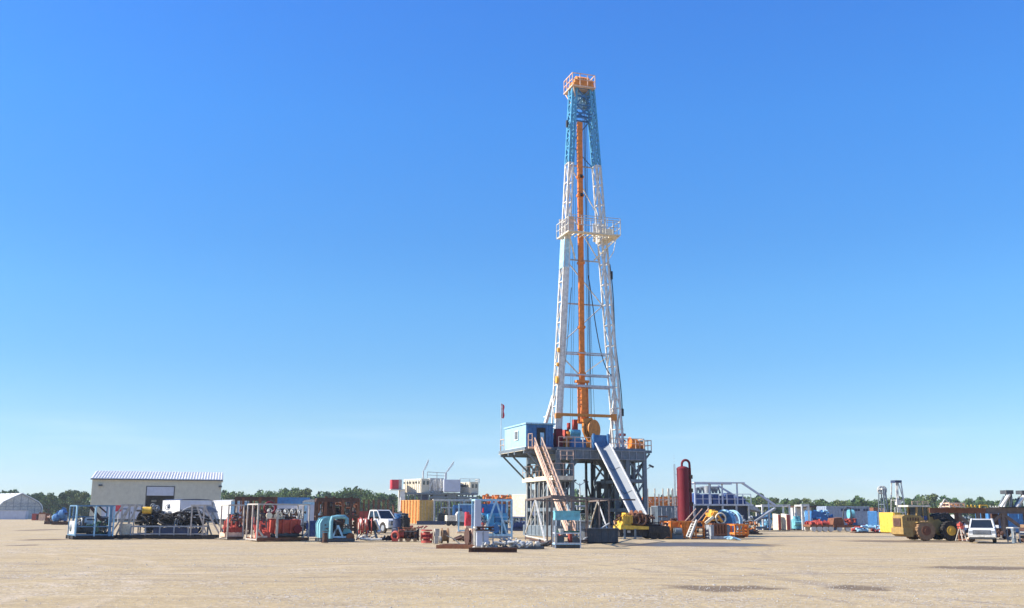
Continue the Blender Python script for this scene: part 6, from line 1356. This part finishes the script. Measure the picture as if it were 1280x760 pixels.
def loader():
    D = 86; t, w, d, h = mkfit('wheel_loader', 'mustard yellow wheel loader with a black bucket parked under the steel beams', 'wheel loader', 1122, 1206, 631.5, D, 6, 2.6)
    z = lambda p: W(1160, p, D - 1.3).z; lx = lambda p: t.lx(p)
    b = t.p('rear_body', 'loader'); b.prism([(lx(1123), z(662)), (lx(1128), z(669)), (lx(1141), z(669)), (lx(1152), z(664)), (lx(1152), z(653)), (lx(1146), z(644.5)), (lx(1127), z(643.5)), (lx(1123), z(646))], -.85, .85)
    g = t.p('grille', 'brown'); g.box(lx(1122.0), lx(1123.2), -.6, .6, z(658), z(648)); 
    for k in range(5): g.box(lx(1129) + k * .22, lx(1129) + k * .22 + .1, -.88, -.85, z(651), z(647))
    cw = t.p('counterweight', 'loader'); cw.prism([(lx(1122), z(668)), (lx(1127), z(671)), (lx(1134), z(671)), (lx(1134), z(660)), (lx(1122), z(660))], -1.05, 1.05)
    c = t.p('cab', 'loader'); 
    for x in (1142, 1157.5):
        for y in (-.72, .72): c.beam((lx(x), y, z(654)), (lx(x + (1 if x < 1150 else -1)), y, z(634)), .12)
    c.box(lx(1142), lx(1158), -.76, .76, z(656), z(650)); r = t.p('roof', 'cream', c); r.box(lx(1131.5), lx(1159), -.85, .85, z(633.6), z(631.4))
    gl = t.p('cab_window', 'glass', c); gl.box(lx(1143.2), lx(1156), -.70, .70, z(650), z(634.2))
    c.beam((lx(1150), -.74, z(650)), (lx(1150), -.74, z(634)), .08)
    s = t.p('seat', 'deepblue', c); s.box(lx(1146), lx(1155), -.74, -.71, z(650), z(645))
    f = t.p('front_frame', 'loader'); f.prism([(lx(1156), z(666)), (lx(1176), z(667)), (lx(1178), z(656)), (lx(1168), z(646)), (lx(1160), z(646)), (lx(1156), z(652))], -.5, .5)
    fd = t.p('fender', 'loader'); fd.box(lx(1139), lx(1157), -1.25, -.75, z(653.5), z(652.3)); fd.box(lx(1139), lx(1157), .75, 1.25, z(653.5), z(652.3))
    am = t.p('lift_arm', 'black')
    for y in (-.55, .55): am.beam((lx(1164), y, z(647)), (lx(1180), y, z(643)), .2, .34); am.beam((lx(1180), y, z(643)), (lx(1192), y, z(656)), .2, .4); am.cyl((lx(1165), y * .6, z(655)), (lx(1184), y * .6, z(648)), .1, 8)
    bk = t.p('bucket', 'black'); bk.prism([(lx(1188), z(672)), (lx(1205), z(672.5)), (lx(1206), z(671)), (lx(1194), z(668)), (lx(1193), z(660)), (lx(1197), z(652)), (lx(1190), z(653)), (lx(1186), z(662))], -1.3, 1.3)
    for x, rim in ((1149, 'rust'), (1180, 'yellow')):
        for y in (-.98, .98):
            wr = .76; X = lx(x); a = t.p('wheel', 'wood' if x < 1160 else 'tire'); a.cyl((X, y - .26, wr), (X, y + .26, wr), wr * .95, 26)
            for k in range(20): an = k * math.pi / 10; p = Vector((X + wr * .93 * math.cos(an), y, wr + wr * .93 * math.sin(an))); a.cbox(p, (.12, .5, .12), 0, 0, -math.degrees(an))
            k_ = t.p('rim', rim, a); k_.cyl((X, y - .29, wr), (X, y + .29, wr), wr * .5, 20); k_.cyl((X, y - .33, wr), (X, y + .33, wr), wr * .2, 12)
    pipebits(t.p('hydraulic_hose', 'darksteel'), .1, .5, .8, 1.6, 3, .03, .05)
    rl = t.p('roof_rack', 'salmon', c); rl.rail([(lx(1137), -.8, z(631)), (lx(1157), -.8, z(631))], .28, .04, .5)
loader()
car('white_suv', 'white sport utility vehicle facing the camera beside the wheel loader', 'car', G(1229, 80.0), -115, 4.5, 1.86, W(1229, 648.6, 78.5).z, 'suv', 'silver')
def beams():
    D = 92; loc = G(1230, D); t = Thing('steel_beam_bridge', 'long rusty raised steel beam frame behind the loader and the white car', 'steel structure', loc, 4)
    z = lambda p: W(1220, p, D).z; lx = lambda p: t.lx(p)
    b = t.p('main_beam', 'rust'); x0, x1, x2 = lx(1153), lx(1222), lx(1325)
    for y in (-1.6, 1.6): b.box(x0, x1, y - .12, y + .12, z(641.5), z(635.8)); b.box(x0, x1, y - .2, y + .2, z(636), z(635.4))
    b2 = t.p('main_beam', 'steelbrown', None, 'grey brown right stretch of the beam')
    for y in (-1.6, 1.6): b2.box(x1 + .01, x2, y - .13, y + .13, z(641.2), z(635.2)); b2.box(x1, x2, y - .22, y + .22, z(635.4), z(634.8)); b2.box(x1, x2, y - .22, y + .22, z(641.8), z(641.2))
    c = t.p('cross_beam', 'brown')
    for i in range(12): x = x0 + (x2 - x0) * i / 11; c.beam((x, -1.6, z(639)), (x, 1.6, z(639)), .2)
    for p in (1186, 1213, 1243, 1271, 1300):
        for y in (-1.6, 1.6): q = t.p('post', 'steelbrown' if p > 1210 else 'brown'); q.beam((lx(p), y, .02), (lx(p), y, z(641.5)), .26); q.box(lx(p) - .3, lx(p) + .3, y - .3, y + .3, 0, .08)
    d_ = t.p('diagonal_brace', 'steelbrown')
    for a, e in (((1187, 642), (1208, 662)), ((1243, 642), (1268, 661)), ((1243, 642), (1226, 655)), ((1271, 642), (1300, 668))):
        for y in (-1.6,): d_.beam((lx(a[0]), y, z(a[1])), (lx(e[0]), y, z(e[1])), .16, .24)
    w_ = t.p('web_frame', 'brown')
    for p in (1249, 1253): w_.beam((lx(p), .8, .1), (lx(p), .8, z(642)), .28)
    w_.box(lx(1244), lx(1256), -.2, .6, .2, z(660))
    # things standing on the beam
    zt = z(634.8)
    def top(name, lab, cat, p0, p1, ph, mat, fn):
        t2 = Thing(name, lab, cat, t.loc + Matrix.Rotation(R(4), 3, 'Z') @ Vector(((lx(p0) + lx(p1)) / 2, -1.5, zt)), 4); w = (lx(p1) - lx(p0)) / 2; hh = z(ph) - zt; fn(t2, w, hh, mat); return t2
    def lat(t2, w, hh, mat):
        f = t2.p('frame', mat); frame(f, w, .8, hh, .09, 0, bays=3, brace=True); pipebits(t2.p('pipe', 'amber'), w * .8, .6, .05, hh * .8, 8, .04, .09)
    top('salmon_lattice_rack', 'salmon orange lattice rack resting on the raised beam above the loader', 'rack', 1174, 1192, 629.5, 'salmon', lat)
    def gable(t2, w, hh, mat):
        f = t2.p('frame', mat); f.beam((-w, 0, 0), (0, 0, hh), .08); f.beam((0, 0, hh), (w, 0, hh * .45), .08); f.beam((-w * .2, 1, 0), (0, 0, hh), .07); f.beam((-w, 0, 0), (w, 0, .05), .08); f.beam((w, 0, 0), (w, 0, hh * .45), .06)
    top('light_gable_frame', 'thin pale triangular frame behind the salmon lattice rack', 'frame', 1168, 1180, 624.5, 'offwhite', gable)
    def stakes(t2, w, hh, mat):
        for k, x in enumerate((-w, -w * .3, w * .35, w)): f = t2.p('stake', mat); f.beam((x, 0, 0), (x, 0, hh * (1, .8, .9, .7)[k]), .09); 
        t2.p('rail', mat).beam((-w, 0, hh * .25), (w, 0, hh * .25), .06)
    top('yellow_stakes', 'pale yellow upright stakes on the raised beam right of the salmon rack', 'stakes', 1197, 1211, 630.5, 'yellow', stakes)
    def por(t2, w, hh, mat):
        f = t2.p('frame', mat); f.beam((-w, 0, 0), (-w, 0, hh), .13); f.beam((w, 0, 0), (w, 0, hh * .9), .1); f.beam((-w, 0, hh * .9), (w, 0, hh * .9), .1); f.beam((0, .5, 0), (0, .5, hh * .85), .09)
    top('yellow_portal', 'small yellow hoop frame on the raised beam above the white car', 'frame', 1217, 1226, 631.5, 'yellow', por)
    top('cream_stakes', 'cream stakes on the raised beam left of the black and white jacks', 'stakes', 1230, 1240, 632, 'cream', stakes)
    def jack(t2, w, hh, mat):
        f = t2.p('column', 'darksteel'); f.beam((w * .75, 0, 0), (w * .62, 0, hh), .28); f.box(-w * .2, w * .8, -.5, .5, hh - .32, hh)
        for y, o in ((-.35, 0), (.15, .55)): r = t2.p('ram', 'white'); r.cyl((-w + o, y, .05), (w * .25 + o * .3, y, hh - .4), .13, 12); r.cyl((w * .1 + o * .3, y, hh - .55), (w * .25 + o * .3, y, hh - .33), .17, 10)
        g = t2.p('rod', 'steel'); g.cyl((-w * .7, .3, .05), (w * .1, .3, hh - .5), .1, 8); g.beam((w * .3, -.4, .02), (w * .55, -.4, hh * .6), .12); t2.p('foot', 'black').box(-w * 1.05, w, -.5, .5, .0, .07)
    top('hydraulic_jack', 'black and white slanted hydraulic jack on the beam, the left one', 'jack', 1240, 1258, 613.2, '', jack)
    top('hydraulic_jack', 'black and white slanted hydraulic jack on the beam nearest the right edge', 'jack', 1259, 1278, 613.4, '', jack)
    # below the beam
    t2, w, d, h = mkfit('red_tripod_pump', 'red pump on a cream tripod stand between the loader and the white car', 'pump', 1196, 1207, 651, 83, 4, 1.0)
    b = t2.p('pump', 'red'); b.cbox((0, 0, h * .78), (w * 2.0, .4, h * .12), 10, 0, 14); b.cyl((-w * .9, -.2, h * .9), (w * .5, -.2, h * .82), .10, 10); b.cyl((w * .2, -.3, h * .66), (w * .2, .3, h * .66), .12, 10)
    for a in ((-w * 1.3, -.6), (w * 1.2, -.6), (-w * .2, .8)): t2.p('leg', 'frost').beam((a[0] * .2, 0, h * .76), (a[0], a[1], .02), .07)
    t2.p('cross_brace', 'rust').beam((-w * .8, -.4, h * .35), (w * .75, -.4, h * .35), .06)
    t2, w, d, h = mkfit('rusty_floor_rack', 'low rusty rack under the beam, left of the white car', 'rack', 1203, 1214, 658, 84, 8, 1.6)
    frame(t2.p('rack_frame', 'rust'), w, d, h, .09, bays=2, brace=True); pipebits(t2.p('pipe', 'salmon'), w, d, .1, h * .8, 8, .05, .1)
    t2, w, d, h = mkfit('blue_tarp_tank', 'long bright blue tank wall behind the raised beam and the white car', 'tank', 1222, 1290, 640.5, 124, 6, 2.6)
    b = t2.p('tank', 'blue'); b.box(-w, w, -d, d, .15, h); corrug(b, w, d, .15, h, .9, .08); skid(t2, w, d, 'navy', .15); t2.p('vent', 'navy').box(-w * .55, -w * .4, -d - .13, -d - .09, .8, h - .5)
    t2, w, d, h = mkfit('black_machine_stack', 'dark engine unit behind the loader bucket under the beam', 'machine', 1196, 1222, 644, 112, 6, 2.6)
    skid(t2, w, d, 'black', .3); engine(t2, -.2, 0, .3, w * 1.4, 1.8, h - 1.0, 'navy'); pipebits(t2.p('pipework', 'steel'), w, d, .4, h, 14, .06, .16)
    t2, w, d, h = mkfit('white_tent_box', 'small white tarp covered box seen under the beam above the loader bucket', 'tarp', 1190, 1202, 643.5, 130, 10, 2)
    t2.p('cover', 'white').prism([(-w, .1), (w, .1), (w, h * .8), (0, h), (-w, h * .7)], -d, d); t2.p('ground_board', 'brown').box(-w, w, -d, d, 0, .09)
    # right edge drum and clutter
    t2, w, d, h = mkfit('grey_drum', 'grey steel drum with pale painted marks at the right edge', 'drum', 1263.5, 1272.5, 660.5, 76, 0, .6)
    b = t2.p('drum', 'steel'); b.cyl((0, 0, .02), (0, 0, h), w, 22); 
    for zz in (.03, h * .33, h * .66, h - .04): b.cyl((0, 0, zz), (0, 0, zz + .04), w * 1.05, 22)
    m = t2.p('painted_mark', 'offwhite'); m.box(-.10, -.05, -w - .02, -w + .03, h * .35, h * .8); m.box(-.10, .08, -w - .02, -w + .03, h * .75, h * .8); m.box(-.10, .08, -w - .02, -w + .03, h * .52, h * .57); m.box(.04, .09, -w - .02, -w + .03, h * .35, h * .55)
    t2, w, d, h = mkfit('white_table_frame', 'white topped work bench behind the grey drum', 'bench', 1259, 1276, 659, 80, 4, 1.0)
    t2.p('top', 'offwhite').box(-w, w, -d, d, h - .08, h)
    for x in (-w * .9, w * .9):
        for y in (-d * .9, d * .9): t2.p('leg', 'grey').beam((x, y, 0), (x, y, h - .08), .07)
    t2, w, d, h = mkfit('mixed_pipe_clutter', 'low clutter of brown and pale pipe between the white car and the drum', 'pipe clutter', 1245, 1264, 662, 82, 5, 1.8)
    pipebits(t2.p('brown_pipe', 'brown'), w, d, .05, h, 16, .05, .12); pipebits(t2.p('pale_pipe', 'offwhite'), w, d, .05, h * .5, 10, .04, .1)
    t2, w, d, h = mkfit('brown_timber_stack', 'brown timber and steel stack cut by the right edge of the picture', 'timber stack', 1272, 1296, 655, 80, 5, 1.8)
    for k in range(5): b = t2.p('timber', ('brown', 'wood', 'offwhite')[k % 3]); b.box(-w, w, -d + k * .1, d - k * .12, k * h / 5, (k + .86) * h / 5)
    fc = t2.p('short_post', 'darksteel'); fc.beam((w * .2, -d - .1, 0), (w * .2, -d - .1, h + .3), .12)
beams()
# ------------------------------------------------------------------ trees
def leafmat(name, c1, c2):
    m = bpy.data.materials.new(name); m.use_nodes = True; nt = m.node_tree; b = nt.nodes['Principled BSDF']
    g = nd(nt, 'ShaderNodeNewGeometry'); oi = nd(nt, 'ShaderNodeObjectInfo'); ad = nd(nt, 'ShaderNodeMath'); ad.operation = 'MULTIPLY_ADD'
    nt.links.new(g.outputs['Random Per Island'], ad.inputs[0]); ad.inputs[1].default_value = .6; 
    md = nd(nt, 'ShaderNodeMath'); md.operation = 'MULTIPLY'; md.inputs[1].default_value = .4; nt.links.new(oi.outputs['Random'], md.inputs[0]); nt.links.new(md.outputs[0], ad.inputs[2])
    cr = nd(nt, 'ShaderNodeValToRGB'); cr.color_ramp.elements[0].color = (*c1, 1); cr.color_ramp.elements[1].color = (*c2, 1); nt.links.new(ad.outputs[0], cr.inputs[0]); nt.links.new(cr.outputs[0], b.inputs['Base Color'])
    b.inputs['Roughness'].default_value = .85; b.inputs['Specular IOR Level'].default_value = .15; MATS[name] = m
leafmat('leaves', (.06, .11, .03), (.16, .23, .07)); leafmat('leaves_dark', (.045, .085, .035), (.10, .155, .055)); leafmat('leaves_olive', (.07, .10, .03), (.17, .20, .07))
def leaf(mb, p, s, r):
    a = Vector((r.gauss(0, 1), r.gauss(0, 1), r.gauss(0, 1))).normalized(); b = a.cross(Vector((r.gauss(0, 1), r.gauss(0, 1), r.gauss(0, 1)))).normalized(); c = a.cross(b)
    mb.add([p + b * s, p + c * s * .7, p - b * s, p - c * s * .7 + a * s * .3], [(0, 1, 2, 3)])
def crown(mb, H, Wd, n, r, base=.22, ls=.27):
    nc = 11 + int(r.random() * 6); cl = []
    for i in range(nc):
        f = r.random(); zz = H * (base + (1 - base) * f) - .5; rad = Wd * .5 * math.sin(math.pi * (.16 + .76 * f)) ** .7
        an = r.uniform(0, 6.28); rr = rad * r.uniform(.25, .8); cl.append((Vector((rr * math.cos(an), rr * math.sin(an), zz)), r.uniform(.14, .27) * Wd))
    cl.append((Vector((r.uniform(-.3, .3), r.uniform(-.3, .3), H * .86)), Wd * .2)); cl.append((Vector((0, 0, H * .55)), Wd * .28))
    for i in range(n):
        c, rad = cl[i % len(cl)]; v = Vector((r.gauss(0, 1), r.gauss(0, 1), r.gauss(0, 1))).normalized(); v *= rad * r.random() ** .35; v.z *= .75
        leaf(mb, c + v, ls * r.uniform(.6, 1.3), r)
    return cl
protos = []
def make_tree(kind, H, Wd, n, mat, label):
    r = random.Random(hash((kind, H)) % 9999 if False else int(H * 97 + Wd * 13)); t = Thing(kind, label, 'tree', (0, 0, 0), 0, 'trees in the wood behind the yard')
    c = t.p('crown', mat); cl = crown(c, H, Wd, n, r); tr = t.p('trunk', 'brown'); tr.cyl((0, 0, -.1), (.1, 0, H * .6), .22, 8, .1)
    for k in range(5): p = cl[k][0]; tr.cyl((0, 0, H * .3 + k * .3), p, .09, 6, .04)
    t.build(); ALL.remove(t); return t.root
def trees():
    r = random.Random(11)
    kinds = [('broadleaf_tree', 8.6, 7.5, 2400, 'leaves'), ('broadleaf_tree', 9.6, 6.5, 2200, 'leaves_dark'), ('broadleaf_tree', 7.8, 8.0, 2400, 'leaves_olive'), ('broadleaf_tree', 9.0, 5.4, 1900, 'leaves'), ('pine_tree', 10.5, 4.8, 1700, 'leaves_dark')]
    labs = {0: 'mid green rounded tree in the wood behind the yard', 1: 'dark green tall tree in the wood behind the yard', 2: 'olive green broad low tree in the wood behind the yard', 3: 'slim mid green tree in the wood behind the yard', 4: 'narrow dark tree with a pointed top in the wood behind the yard'}
    pr = [make_tree(k[0], k[1], k[2], k[3], k[4], labs[i]) for i, k in enumerate(kinds)]
    used = [False] * 5
    # skyline of the wood: (pixel x, pixel y of the top)
    sky = [(-60, 612), (0, 615), (24, 613), (40, 618), (60, 617), (85, 615), (100, 616), (112, 616), (200, 618), (284, 615), (300, 617), (340, 613), (360, 612), (378, 613), (400, 617), (425, 613), (445, 611), (456, 613), (470, 619), (490, 617), (520, 620), (600, 622), (640, 621), (700, 621), (722, 614), (735, 617), (760, 622), (800, 622), (860, 621), (930, 620), (948, 620), (965, 620), (985, 624), (1008, 625), (1040, 626), (1060, 625), (1075, 622), (1095, 625), (1140, 622), (1165, 620), (1180, 620), (1200, 624), (1240, 624), (1280, 625), (1350, 624)]
    def top(px):
        for (a, ya), (b, yb) in zip(sky, sky[1:]):
            if a <= px <= b: return ya + (yb - ya) * (px - a) / (b - a)
        return 624
    n = 0
    px = -50.0
    while px < 1340:
        D = r.uniform(345, 372); k = r.choices(range(5), (4, 4, 3, 2, 1))[0]
        hid = (112 < px < 278)
        if not hid:
            want = W(px, top(px) + r.choice((-1.2, 0, .5, 1.5, 3, 4.5)), D).z; sc = want / kinds[k][1]
            loc = G(px, D)
            if used[k]: o = copy_tree(pr[k], loc, r.uniform(0, 360))
            else: o = pr[k]; used[k] = True; o.location = loc
            o.scale = (sc * r.uniform(.9, 1.15), sc * r.uniform(.9, 1.15), sc)
            n += 1
        px += r.uniform(11, 17)
    for k in range(5):
        if not used[k]: pr[k].location = G(1330 + k * 9, 370)
    # closed mass of the wood behind the front trees
    mb = MB()
    for i in range(26000):
        px = r.uniform(-110, 1400); D = r.uniform(378, 430); zt = W(px, top(px) + 2.5, D).z * (1 + .10 * math.sin(px * .16) + .08 * math.sin(px * .41 + 1))
        p = G(px, D); z = zt * r.random() ** .6; leaf(mb, Vector((p.x, p.y, z)), r.uniform(.5, 1.0), r)
    o = bpy.data.objects.new('wood', mb.mesh('wood')); o.data.materials.append(MATS['leaves_dark']); COL.objects.link(o); o['kind'] = 'stuff'; o['label'] = 'far wood closing the horizon behind the yard'; o['category'] = 'wood'
trees()
for _t in ALL: _t.build()
